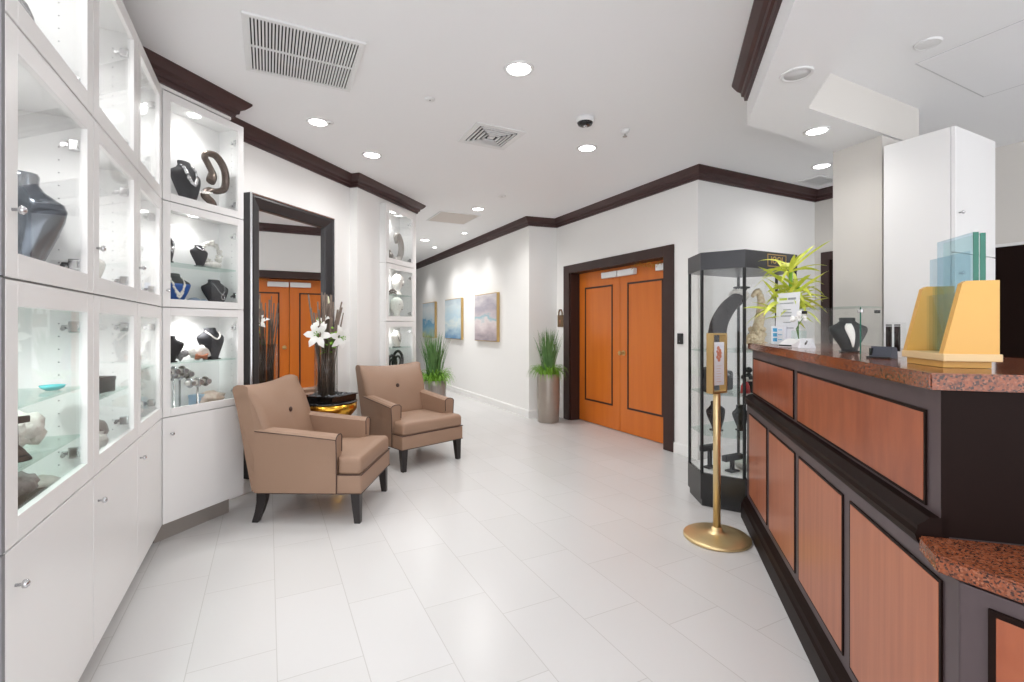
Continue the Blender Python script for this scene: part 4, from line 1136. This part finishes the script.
b = MB(); b.lathe([(0, 0), (.035, 0), (.03, .05), (.018, .08), (0, .085)], 16); b.obj('dress', RED, t); b = MB(); b.sphere((0, 0, .105), .024, 2); b.obj('head', PEARL, t); b = MB(); b.sphere((0, .006, .115), .025, 2); b.obj('hair', BLACKM, t)
t = thing('doll_figure', 'black standing doll with white sash beside the red doll', 'figurine', FH.w(.225, .14, s2_), FH.rot)
b = MB(); b.lathe([(0, 0), (.03, 0), (.03, .10), (.016, .14), (0, .145)], 16); b.obj('dress', BLACKM, t); b = MB(); b.sphere((0, 0, .165), .024, 2); b.obj('head', BLACKM, t); b = MB(); b.tube([(.031 * math.cos(a), .031 * math.sin(a), .09) for a in [i * PI / 8 for i in range(16)]], .007, 6, close=True); b.obj('sash', PEARL, t)
k = dict(W=.19, H=.22, turn=0, lean=.08)
bust('dark brown bust on the third shelf of the glass tower', FH, .07, .30, s1, m=BLACKWOOD, **k)
k = dict(W=.15, H=.19, turn=-.1, lean=.08)
bust('black narrow bust with white halo ring on the third shelf', FH, .24, .22, s1, m=BLACKM, **k)
t = thing('halo_ring', 'thick white ring leaning by the narrow black bust', 'ring', FH.w(.27, .10, s1), FH.rot + .5)
b = MB(); b.tube([(.07 * math.cos(a), 0, .11 + .085 * math.sin(a)) for a in [i * PI / 14 for i in range(28)]], .024, 10, close=True)
zm = min(v.co.z for v in b.bm.verts)
for v in b.bm.verts: v.co.z -= zm
b.obj('ring', CORALW, t)
def tstand(label, x, y, h, w):
    t = thing('bracelet_stand', label, 'bracelet stand', FH.w(x, y, s0), FH.rot)
    b = MB(); b.box((-.045, -.03, 0), (.045, .03, .012), bevel=.003); b.box((-.012, -.012, .01), (.012, .012, h), bevel=.002); b.obj('post', CHARCOAL, t)
    b = MB(); b.box((-w, -.02, h - .01), (w, .02, h + .035), bevel=.008); b.obj('cross_bar', CHARCOAL, t)
tstand('taller charcoal T-bar stand at the bottom of the glass tower', -.0, .30, .14, .09)
tstand('shorter charcoal T-bar stand at the bottom of the glass tower', .07, .16, .09, .09)
t = thing('shell_dish', 'white scalloped dish at the bottom of the glass tower', 'dish', FH.w(.24, .17, s0), FH.rot)
b = MB(); rings = []
for r, z in ((.02, 0), (.07, .006), (.11, .045), (.118, .06), (.108, .052), (.06, .02), (.01, .016)):
    rings.append([Vector((r * (1 + .08 * math.cos(a * 12) * (r > .1)) * math.cos(a), r * (1 + .08 * math.cos(a * 12) * (r > .1)) * math.sin(a), z)) for a in [i * PI / 36 for i in range(72)]])
b.loft(rings); b.obj('scalloped_bowl', CORALW, t)

# ------------------------------------------------------------------ brass sign stand
SP = Vector((1.262, 2.957, 0))
t = thing('sign_stand', 'brass floor stand with round base and framed sign at the counter', 'sign stand', SP)
b = MB(); b.lathe([(0, 0), (.19, 0), (.196, .006), (.195, .016), (.188, .02), (.12, .027), (.06, .036), (.034, .048), (.03, .07), (0, .07)], 56); b.obj('base', BRASS, t)
b = MB(); b.lathe([(.022, .07), (.022, .885), (.014, .895), (0, .9)], 24); b.obj('pole', BRASS, t)
hd = bpy.data.objects.new('sign_holder', None)
b = MB(); Wd, Dp, z0, z1 = .054, .024, .893, 1.262
b.box((-Wd - .012, -Dp, z0), (-Wd, Dp, z1), bevel=.002); b.box((Wd, -Dp, z0), (Wd + .012, Dp, z1), bevel=.002)
b.box((-Wd, -Dp, z0), (Wd, Dp, z0 + .012), bevel=.002); b.box((-Wd, -Dp, z1 - .012), (Wd, Dp, z1), bevel=.002)
sh = b.obj('sign_frame', BRASSM, t, rz=.5)
b = MB(); b.box((-Wd + .006, -.015, z0 + .05), (Wd - .006, -.009, z1 - .055)); b.obj('sign_card', PAPER, sh)
b = MB()
for (x, z, r) in ((-.006, 1.17, .013), (.008, 1.155, .012), (-.004, 1.135, .014), (.012, 1.12, .012), (-.014, 1.115, .011), (.0, 1.10, .013), (.016, 1.14, .009), (-.016, 1.15, .008)): b.cyl((x, -.0158, z), (x, -.015, z), r, 14)
b.obj('printed_figure', SKIN, sh)
b = MB()
for i in range(7): b.box((-.022, -.0156, 1.06 - i * .016), (.022 - .006 * (i % 3), -.015, 1.063 - i * .016))
b.obj('printed_lines', mat('pale_print', S(226, 204, 190), .6), sh)

# ------------------------------------------------------------------ things on the counter
zt = ZT + .0005
FCt = lambda px, py: None
def onc(c, s, z=zt): p = cpt(c, s); return Vector((p[0], p[1], z))
rotC = FC.rot
t = thing('bamboo_plant', 'yellow green leafy plant standing on the far end of the counter', 'potted plant', onc(.84, 3.41))
b = MB(); b.lathe([(0, 0), (.05, 0), (.06, .01), (.065, .10), (.06, .11), (.055, .10), (0, .09)], 24); b.obj('pot', PLASTW, t)
rnd = random.Random(5); stems = [(-.03, 0, .26), (.015, .02, .50), (.03, -.02, .36)]
b = MB()
for x, y, h in stems: b.tube([(x, y, .09), (x * 1.3, y, h * .6), (x * 1.6, y, h)], .011, 8)
b.obj('stems', GRASSL, t)
b = MB()
for x, y, h in stems:
    for i in range(26):
        low = i % 2; f = 1.0 - .10 * rnd.random() - low * rnd.uniform(.12, .40); a = i * 2.4 + x * 40 + rnd.uniform(-.3, .3); L = rnd.uniform(.14, .25)
        d = Vector((math.cos(a), math.sin(a), 0)); p0 = Vector((x * 1.3, y, h * f)); up = rnd.uniform(.1, .9) if i > 3 else 1.0
        pts = [p0 + d * (L * (q / 6)) + Vector((0, 0, up * L * (q / 6) - (.15 + .5 * (1.2 - min(up, 1.1))) * L * (q / 6) ** 2)) for q in range(7)]
        b.strip(pts, rnd.uniform(.020, .032), d.cross(Vector((0, 0, 1))) + Vector((0, 0, rnd.uniform(-.6, .6))), fold=.3)
b.obj('leaves', DRAC, t)
t = thing('counter_sign', 'white upright notice with lime heading in front of the leafy plant', 'sign', onc(.80, 3.29), rotC + .55); t.scale = (1.12, 1.12, 1.12)
b = MB(); b.box((-.075, -.002, 0.0), (.075, .002, .285), rot=Matrix.Rotation(-.06, 3, 'X')); b.box((-.06, 0, 0), (.06, .06, .004)); b.obj('acrylic_panel', PAPER, t)
zm = 0
RX = Matrix.Rotation(-.06, 3, 'X')
def printed(pt, m, rows, name):
    b = MB()
    for x0_, x1_, z_, hh in rows: b.box((x0_, -.0032 - (z_ - .1425) * .06 * -1 * -1 - .0006 if False else 0, 0), (x1_, 0.0006, hh))
    b.bm.free()
def rowtext(parent, m, rows, name, yoff=-.003):
    b = MB(); tb = []
    for xa_, xb_, z_, hh in rows:
        x = xa_
        while x < xb_ - .002:
            w_ = rnd.uniform(.003, .008); x2 = min(x + w_, xb_)
            c = Vector(((x + x2) / 2, 0, z_)); y = -(z_ - .1425) * -.06 + yoff
            b.box((x, y - .0004, z_), (x2, y + .0004, z_ + hh)); x = x2 + .0018
    return b.obj(name, m, parent)
rowtext(t, LIMETXT, [(-.055, .0, .245, .012)], 'heading_print'); rowtext(t, GREYTXT, [(.004, .055, .245, .012), (-.05, .04, .225, .005)], 'heading_print')
rowtext(t, GREYTXT, [(-.025, .025, .19, .005), (-.04, .03, .173, .005), (-.04, .03, .155, .006), (-.02, .03, .12, .005), (-.0, .05, .09, .005)], 'body_print')
t = thing('brochure_holder', 'clear holder of white and blue leaflets beside the notice', 'brochure holder', onc(.745, 3.29), rotC + .75)
b = MB(); b.box((-.045, -.001, 0), (.045, .001, .09)); b.box((-.045, 0, 0), (.045, .035, .003)); b.box((-.045, .034, 0), (.045, .036, .11)); b.obj('acrylic_pocket', GLASS, t)
b = MB(); b.box((-.042, .004, .004), (.042, .03, .115), bevel=.001); b.obj('leaflets', PAPER, t)
b = MB()
for i in range(3): b.box((-.03, .0028, .02 + i * .03), (-.002, .0036, .042 + i * .03)); b.box((.004, .0028, .03 + i * .03), (.03, .0036, .034 + i * .03))
b.obj('printed_blocks', CYAN, t)
t = thing('card_holder', 'white angled card holder in front of the upright notice', 'card holder', onc(.735, 2.97), rotC + .5)
b = MB(); b.prism([(-.03, 0), (.035, 0), (.035, .045), (.028, .045), (-.03, .012)], -.05, .05, fn=lambda a, c, z: (z, a, c)); b.obj('holder_body', PLASTW, t)
b = MB(); b.box((-.046, -.031, .004), (.046, -.028, .012)); b.obj('front_slot', BLACKM, t)
t = thing('bud_vase', 'square clear glass bud vase with a white blossom sprig', 'vase', onc(.785, 2.99), rotC + .2)
b = MB(); b.box((-.028, -.028, 0), (.028, .028, .09), bevel=.004); b.obj('vase_glass', GLASSG, t)
b = MB(); b.box((-.022, -.022, .006), (.022, .022, .04), bevel=.003); b.obj('sand_fill', SHELL, t)
b = MB()
for i in range(4): b.tube([(0, 0, .04), (random.uniform(-.01, .01), random.uniform(-.01, .01), .1), (random.uniform(-.03, .03), random.uniform(-.02, .02), .17)], .002, 5)
b.obj('stem', STEMG, t)
b = MB()
for i in range(16): b.sphere((random.uniform(-.04, .04), random.uniform(-.03, .03), random.uniform(.145, .19)), random.uniform(.009, .014), 1, (1, 1, 1), .4, 3, i)
b.obj('blossoms', LILY, t)
t = thing('place_card', 'small folded white card with a dark motif beside the bud vase', 'card', onc(.78, 2.83), rotC + .55)
b = MB(); b.prism([(-.022, 0), (.022, 0), (.002, .05), (-.002, .05)], -.035, .035, fn=lambda a, c, z: (z, a, c)); b.obj('folded_card', PAPER, t)
b = MB(); b.sphere((.008, -.016, .024), .010, 1, (.6, .3, 1.1), rot=Matrix.Rotation(.5, 3, 'Y')); b.sphere((.014, -.014, .035), .006, 1, (.6, .3, 1)); b.obj('printed_motif', BLACKM, t)
# glass case with bust
FG = Frame((1.42, 1.955), neg(D1)); z = zt
GW, GD, GH = .165, .25, .19
t = thing('glass_case', 'clear glass box case on the counter with a black and white bust', 'display case', FG.w(0, 0, z), FG.rot)
for lo, hi in (((0, 0), (GW, .004)), ((0, GD - .004), (GW, GD)), ((0, .004), (.004, GD - .004)), ((GW - .004, .004), (GW, GD - .004))):
    b = MB(); b.box((lo[0], lo[1], .0), (hi[0], hi[1], GH)); b.obj('glass_pane', GLASS, t)
b = MB(); b.box((0, 0, GH), (GW, GD, GH + .005)); b.obj('glass_lid', GLASSG, t)
b = MB(); b.box((-.001, -.001, 0), (.0025, .0025, GH)); b.obj('green_edge', GREENEDGE, t)
for (x, y) in ((GW, .02), (0, GD - .02), (0, .0)):
    b = MB(); b.box((x - .007, y - .009, GH - .022), (x + .007, y + .009, GH - .008), bevel=.002); b.obj('clip', CHROME if y < .01 else BLACKM, t)
kk = dict(W=.15, H=.15, D=.042, turn=-.75, lean=.2)
bust('black bust with white front inside the glass box case', FG, .10, .095, z + .0005, m=BLACKM, **kk)
t = thing('white_cravat', 'white triangular sash across the black bust in the glass box case', 'sash', FG.w(.10, .095, z + .0005), FG.rot - .75)
rings, fr_, hw_ = bust_geo(.15, .15, .042, .2); b = MB(); g = []
for i in range(10):
    zz = .15 + i * .075; wv = .16 + .75 * (i / 9) * (1 - i / 14)
    g.append([b.bm.verts.new(((u * wv * .5 + (.35 - zz) * .3) * hw_(zz), fr_(min(.95, max(-.95, u * wv * .5 + (.35 - zz) * .3)) * hw_(zz), zz) - .003, zz * .15)) for u in (-1, -.5, 0, .5, 1)])
for a_, c_ in zip(g[:-1], g[1:]):
    for j in range(4): b._tag([b.bm.faces.new((a_[j], a_[j + 1], c_[j + 1], c_[j]))], True)
o = b.obj('sash_cloth', PEARL, t); so = o.modifiers.new('thickness', 'SOLIDIFY'); so.thickness = .002; so.offset = 0
t = thing('ring_tray', 'dark navy ring holder with flap beside the glass box case', 'jewellery holder', onc(.785, 1.985), rotC + .7); t.scale = (.75, .75, .75)
b = MB(); b.prism([(-.03, 0), (.03, 0), (.022, .05), (-.012, .055)], -.045, .045, fn=lambda a, c, z: (z, a, c)); b.obj('holder_body', NAVY, t)
b = MB(); b.box((-.05, -.045, 0), (.05, -.028, .008), bevel=.002); b.obj('front_lip', BLACKM, t); b = MB(); b.box((-.047, -.026, .008), (-.034, .02, .046)); b.obj('side_face', BLACK, t)
t = thing('acrylic_block', 'clear acrylic block with two dark bars beside the maple rack', 'acrylic block', onc(.85, 2.06), rotC + .8)
b = MB(); b.box((-.028, -.02, 0), (.028, .02, .125), bevel=.003); b.obj('block', GLASS, t)
for x in (-.016, .010):
    b = MB(); b.box((x - .0075, -.012, .022), (x + .0075, .0, .112), bevel=.001); b.obj('dark_bar', BLACKWOOD, t)
    b = MB(); b.box((x - .0075, -.012, .114), (x + .0075, .0, .119), bevel=.001); b.obj('bar_cap', BLACKM, t)
# maple sample rack with glass samples
FR = Frame(tuple((Vector((1.157, 1.296)) - Vector(DC) * .012)), neg(DC))   # x along NC, y along DC (away)
RW, RD = .122, .215
t = thing('sample_rack', 'golden maple rack with two tapered sides near the counter corner', 'rack', FR.w(0, 0, zt), FR.rot)
b = MB(); b.box((.006, .012, 0), (RW - .01, RD - .012, .018), bevel=.001); b.obj('plinth', MAPLE, t)
b = MB(); b.box((-.002, -.006, .018), (RW + .004, RD + .002, .038), bevel=.002); b.obj('base_board', MAPLEL, t)
for y in (0, RD - .022):
    b = MB(); b.prism([(.0, .038), (RW, .038), (RW, .232), (.052, .232), (.042, .225)], y, y + .02, fn=lambda a, c, z: (a, z, c)); b.obj('side_board', MAPLE, t)
def sample(label, x, y0, y1, z1, m, th=.006, edge=True, em=GREENEDGE):
    t = thing('glass_sample', label, 'glass sample', FR.w(x, 0, zt + .0385), FR.rot)
    b = MB(); b.box((-th / 2, y0, 0), (th / 2, y1, z1)); b.obj('glass_sheet', m, t)
    if edge: b = MB(); b.box((-th / 2, y0 - .002, .0), (th / 2, y0, z1)); b.obj('polished_edge', em, t)['label'] = 'green glass edge'
sample('tallest thick glass sheet with green edge in the maple rack', .083, .023, .19, .325, GLASSB, .012)
sample('second tall glass sheet with green edge beside the thickest one', .098, .023, .19, .322, GLASSG, .012)
sample('pale blue glass sheet a little lower behind the maple side', .070, .025, .208, .275, GLASSB, .006, False)
sample('low frosted glass sheet standing lowest in the maple rack', .055, .025, .21, .165, GLASSF, .006, False)

# ------------------------------------------------------------------ wall fittings
t = thing('wall_plaque', 'bronze padlock-shaped plaque on the wall beside the double door', 'plaque', FD.w(x0 - CASE - .10, -.001, 1.30), FD.rot)
b = MB(); b.box((-.07, -.012, 0), (.07, 0, .17), bevel=.003); b.obj('plate', PLAQUE, t)
b = MB(); b.tube([(-.045, -.006, .165), (-.042, -.006, .215), (-.02, -.006, .245), (.02, -.006, .245), (.042, -.006, .215), (.045, -.006, .165)], .011, 8); b.obj('shackle', PLAQUE, t)
b = MB(); b.cyl((0, -.014, .09), (0, -.011, .09), .014, 14); b.box((-.006, -.014, .045), (.006, -.011, .09)); b.obj('keyhole', COPPER, t)
t = thing('card_reader', 'small black card reader on the wall between door and glass tower', 'card reader', FD.w(-.217, -.001, 1.125), FD.rot)
b = MB(); b.box((-.032, -.022, 0), (.032, 0, .11), bevel=.004); b.obj('reader_body', BLACKM, t); b = MB(); b.cyl((0, -.024, .03), (0, -.021, .03), .006, 10); b.obj('sensor_dot', PLASTG, t)

# ------------------------------------------------------------------ ceiling fittings
def spot(parent, z, power, size=2.3, blend=.8, r=.06):
    L = bpy.data.lights.new('downlight_lamp', 'SPOT'); L.energy = power; L.spot_size = size + .4; L.spot_blend = 1; L.shadow_soft_size = r; L.color = (1, .985, .965)
    o = bpy.data.objects.new('downlight_lamp', L); COL.objects.link(o); o.parent = parent; o.location = (0, 0, z)
PW_ = 36
def downlight(label, x, y, z=HC, r=.085, power=1.0, lit=True, size=2.3):
    t = thing('downlight', label, 'downlight', (x, y, z), 0, 'recessed ceiling downlights')
    b = MB(); b.lathe([(r * .80, -.002), (r * .86, -.008), (r, -.006), (r + .004, 0), (r * .8, 0)], 32); b.obj('trim_ring', PLASTW, t)
    b = MB(); b.lathe([(0, -.003), (r * .8, -.003), (r * .8, -.0005), (0, -.0005)], 28); b.obj('lens', LAMP if lit else OFFLAMP, t)
    if lit: spot(t, -.03, PW_ * power, size)
downlight('large bright round downlight between the two ceiling vents', .042, 2.90, r=.088)
downlight('bright downlight close to the crown above the mirror', -1.476, 3.653, r=.08, power=.7)
downlight('downlight near the crown above the pier showcases', -1.27, 4.353, power=.7)
downlight('downlight behind the dome camera in front of the double door', .654, 4.183)
downlight('downlight over the corridor beyond the beige ceiling panel', -.45, 6.346, power=1.6)
downlight('furthest downlight, deep in the corridor beside the pier', -1.56, 8.6, power=2.2)
downlight('downlight close to the door-side crown over the glass tower', 3.0, 4.65, power=.5)
downlight('downlight under the soffit near the pillar', 2.02, 3.18, z=SB, r=.075, power=.25)
downlight('unlit round downlight under the soffit above the counter', 1.464, 2.466, z=SB, r=.075, lit=False)
for i, (x, y) in enumerate([(-.6, .6), (.5, -.8), (-1.2, -1.2), (2.6, .9)]):  # out-of-view lamps added to brighten the foreground
    downlight(['ceiling downlight above the open floor before the counter', 'ceiling downlight behind the viewpoint toward the counter', 'ceiling downlight behind the viewpoint toward the showcases', 'ceiling downlight above the staff side of the counter'][i], x, y, power=.9 if i < 3 else .7)
for i, s in enumerate((1.45, 3.05, 4.7)):
    p = FCW.w(-s, -.42); downlight('small wall-washing downlight above the ' + ['mauve', 'pale blue', 'furthest'][i] + ' canvas', p.x, p.y, r=.05, power=.7, size=1.5)

FA = Frame((-1.3336, 2.362), neg(D1))
t = thing('return_grille', 'large square slatted return-air grille in the ceiling', 'ceiling grille', FA.w(0, 0, HC), FA.rot)
w = .60; b = MB()
for lo, hi in (((0, 0), (w, .025)), ((0, w - .025), (w, w)), ((0, .025), (.025, w - .025)), ((w - .025, .025), (w, w - .025))): b.box((lo[0], lo[1], -.012), (hi[0], hi[1], 0), bevel=.002)
b.obj('frame', PLASTW, t)
b = MB()
for i in range(34):
    x = .03 + i * (.54 / 33); b.box((x - .0045, .025, -.011), (x + .0045, w - .025, -.003))
b.box((.025, w * .5 - .004, -.012), (w - .025, w * .5 + .004, -.003)); b.obj('grille_slats', PLASTW, t)
b = MB(); b.box((.02, .02, -.002), (w - .02, w - .02, -.0002)); b.obj('duct_void', VOIDDARK, t)  # dark sheet stands in for the unlit duct above the slats
FV = Frame((-.02, 3.65), neg(D1))
FV = Frame(((3.642 * 0 - .2656), 3.642), neg(D1))
t = thing('air_diffuser', 'square stepped air diffuser with angled louvres in the ceiling', 'ceiling vent', FV.w(0, 0, HC), FV.rot)
w = .43; b = MB()
for lo, hi in (((0, 0), (w, .05)), ((0, w - .05), (w, w)), ((0, .05), (.05, w - .05)), ((w - .05, .05), (w, w - .05))): b.box((lo[0], lo[1], -.008), (hi[0], hi[1], 0), bevel=.002)
b.obj('frame', PLASTW, t)
b = MB(); b.box((.045, .045, -.002), (w - .045, w - .045, -.0002)); b.obj('duct_void', VOIDDARK, t)  # darkness behind the louvres painted as a sheet
b = MB()
for i in range(4):
    e = .062 + i * .03; h = .006 + .002 * i
    for lo, hi in (((e, e), (w - e, e + .012)), ((e, w - e - .012), (w - e, w - e)), ((e, e), (e + .012, w - e)), ((w - e - .012, e), (w - e, w - e))): b.box((lo[0], lo[1], -h - .004), (hi[0], hi[1], -.003))
b.box((.19, .19, -.012), (w - .19, w - .19, -.003)); b.obj('louvre_slats', PLASTW, t)
FV2 = Frame((-.945, 6.455), neg(D1))
t = thing('ceiling_panel', 'beige square access panel in the corridor ceiling', 'ceiling panel', FV2.w(0, 0, HC), FV2.rot)
b = MB(); b.box((0, 0, -.006), (.55, .62, -.0005), bevel=.001); b.obj('panel_face', RETURNP, t); b = MB()
for lo, hi in (((-.02, -.02), (.57, 0)), ((-.02, .62), (.57, .64)), ((-.02, 0), (0, .62)), ((.55, 0), (.57, .62))): b.box((lo[0], lo[1], -.009), (hi[0], hi[1], 0))
b.obj('frame', PLASTW, t)
t = thing('dome_camera', 'white dome camera with dark lens band on the ceiling', 'camera', (.545, 3.583, HC))
b = MB(); b.lathe([(0, 0), (.06, 0), (.066, -.006), (.066, -.03), (.06, -.036), (0, -.036)][::-1], 32); b.obj('housing', PLASTW, t)
b = MB(); b.lathe([(0, -.062), (.03, -.06), (.05, -.052), (.058, -.036), (0, -.034)], 28); b.obj('lens_dome', BLACK, t); b = MB(); b.lathe([(0, -.066), (.016, -.064), (.018, -.058), (0, -.056)], 16); b.obj('lens_ring', SILVER, t)
t = thing('sprinkler_head', 'small pendent sprinkler head on the ceiling beside the dome camera', 'sprinkler', (.894, 3.80, HC))
b = MB(); b.lathe([(0, -.03), (.022, -.03), (.035, -.012), (.037, 0), (0, 0)], 20); b.obj('escutcheon', PLASTW, t); b = MB(); b.cyl((0, 0, -.05), (0, 0, -.03), .006, 8); b.lathe([(0, -.056), (.018, -.054), (.018, -.05), (0, -.05)], 12); b.obj('deflector', STEEL, t)
for lab, x, y, r in (('plain white cover disc on the ceiling before the diffuser', -.561, 3.284, .035), ('small white cover disc beside the mirror downlight', -1.39, 3.66, .03), ('white cover disc on the ceiling beyond the diffuser', -.12, 5.716, .05)):
    t = thing('cover_disc', lab, 'ceiling disc', (x, y, HC)); b = MB(); b.lathe([(0, -.008), (r * .9, -.008), (r, -.004), (r, -.0002), (0, -.0002)], 24); b.obj('disc_plate', PLASTW, t); b = MB(); b.cyl((0, 0, -.0105), (0, 0, -.008), .005, 8); b.obj('screw', PLASTG, t)
t = thing('ceiling_speaker', 'round white speaker in the ceiling above the staff area', 'speaker', (2.285, 2.637, HC)); b = MB(); b.lathe([(0, -.008), (.052, -.008), (.06, -.005), (.062, -.0002), (0, -.0002)], 32); b.obj('grille_disc', PLASTW, t)
b = MB(); b.tube([(  .055 * math.cos(a), .055 * math.sin(a), -.008) for a in [i * PI / 16 for i in range(32)]], .003, 5, close=True); b.obj('rim', PLASTW, t)

FHt = Frame((N1[0] * 3.42 + D1[0] * .85, N1[1] * 3.42 + D1[1] * .85), neg(D1))
t = thing('access_hatch', 'flush white access hatch in the ceiling above the staff area', 'ceiling hatch', FHt.w(0, 0, HC), FHt.rot)
b = MB(); b.box((.004, .004, -.003), (.896, .596, -.0005), bevel=.001); b.obj('hatch_panel', CEIL, t)
b = MB()
for lo, hi in (((-.004, -.004), (.904, .002)), ((-.004, .598), (.904, .604)), ((-.004, .002), (.002, .598)), ((.898, .002), (.904, .598))): b.box((lo[0], lo[1], -.002), (hi[0], hi[1], -.0004))
b.obj('seam_frame', OFFLAMP, t)
FV3 = Frame((N1[0] * 5.05 + D1[0] * 2.95, N1[1] * 5.05 + D1[1] * 2.95), neg(D1))
t = thing('supply_vent', 'small slatted ceiling vent near the crown beside the pillar', 'ceiling vent', FV3.w(0, 0, HC), FV3.rot)
b = MB()
for lo, hi in (((0, 0), (.36, .025)), ((0, .215), (.36, .24)), ((0, .025), (.025, .215)), ((.335, .025), (.36, .215))): b.box((lo[0], lo[1], -.01), (hi[0], hi[1], -.0003))
b.obj('frame', PLASTW, t); b = MB()
for q in range(8): b.box((.025, .034 + q * .023, -.008), (.335, .044 + q * .023, -.003))
b.obj('vent_slats', PLASTW, t); b = MB(); b.box((.02, .02, -.002), (.34, .22, -.0003)); b.obj('duct_void', VOIDDARK, t)  # shade inside the vent drawn as a dark sheet

# ------------------------------------------------------------------ even world fill, added through the side left unbuilt behind the viewpoint
wd = bpy.data.worlds.new('world'); scn.world = wd; wd.use_nodes = True
bg = wd.node_tree.nodes['Background']; bg.inputs['Color'].default_value = (.94, .96, 1, 1); bg.inputs['Strength'].default_value = 2.1
vs = scn.view_settings; vs.view_transform = 'Standard'; vs.look = 'None'; vs.exposure = 0.47; vs.gamma = 1.0
try: vs.use_curve_mapping = False
except Exception: pass
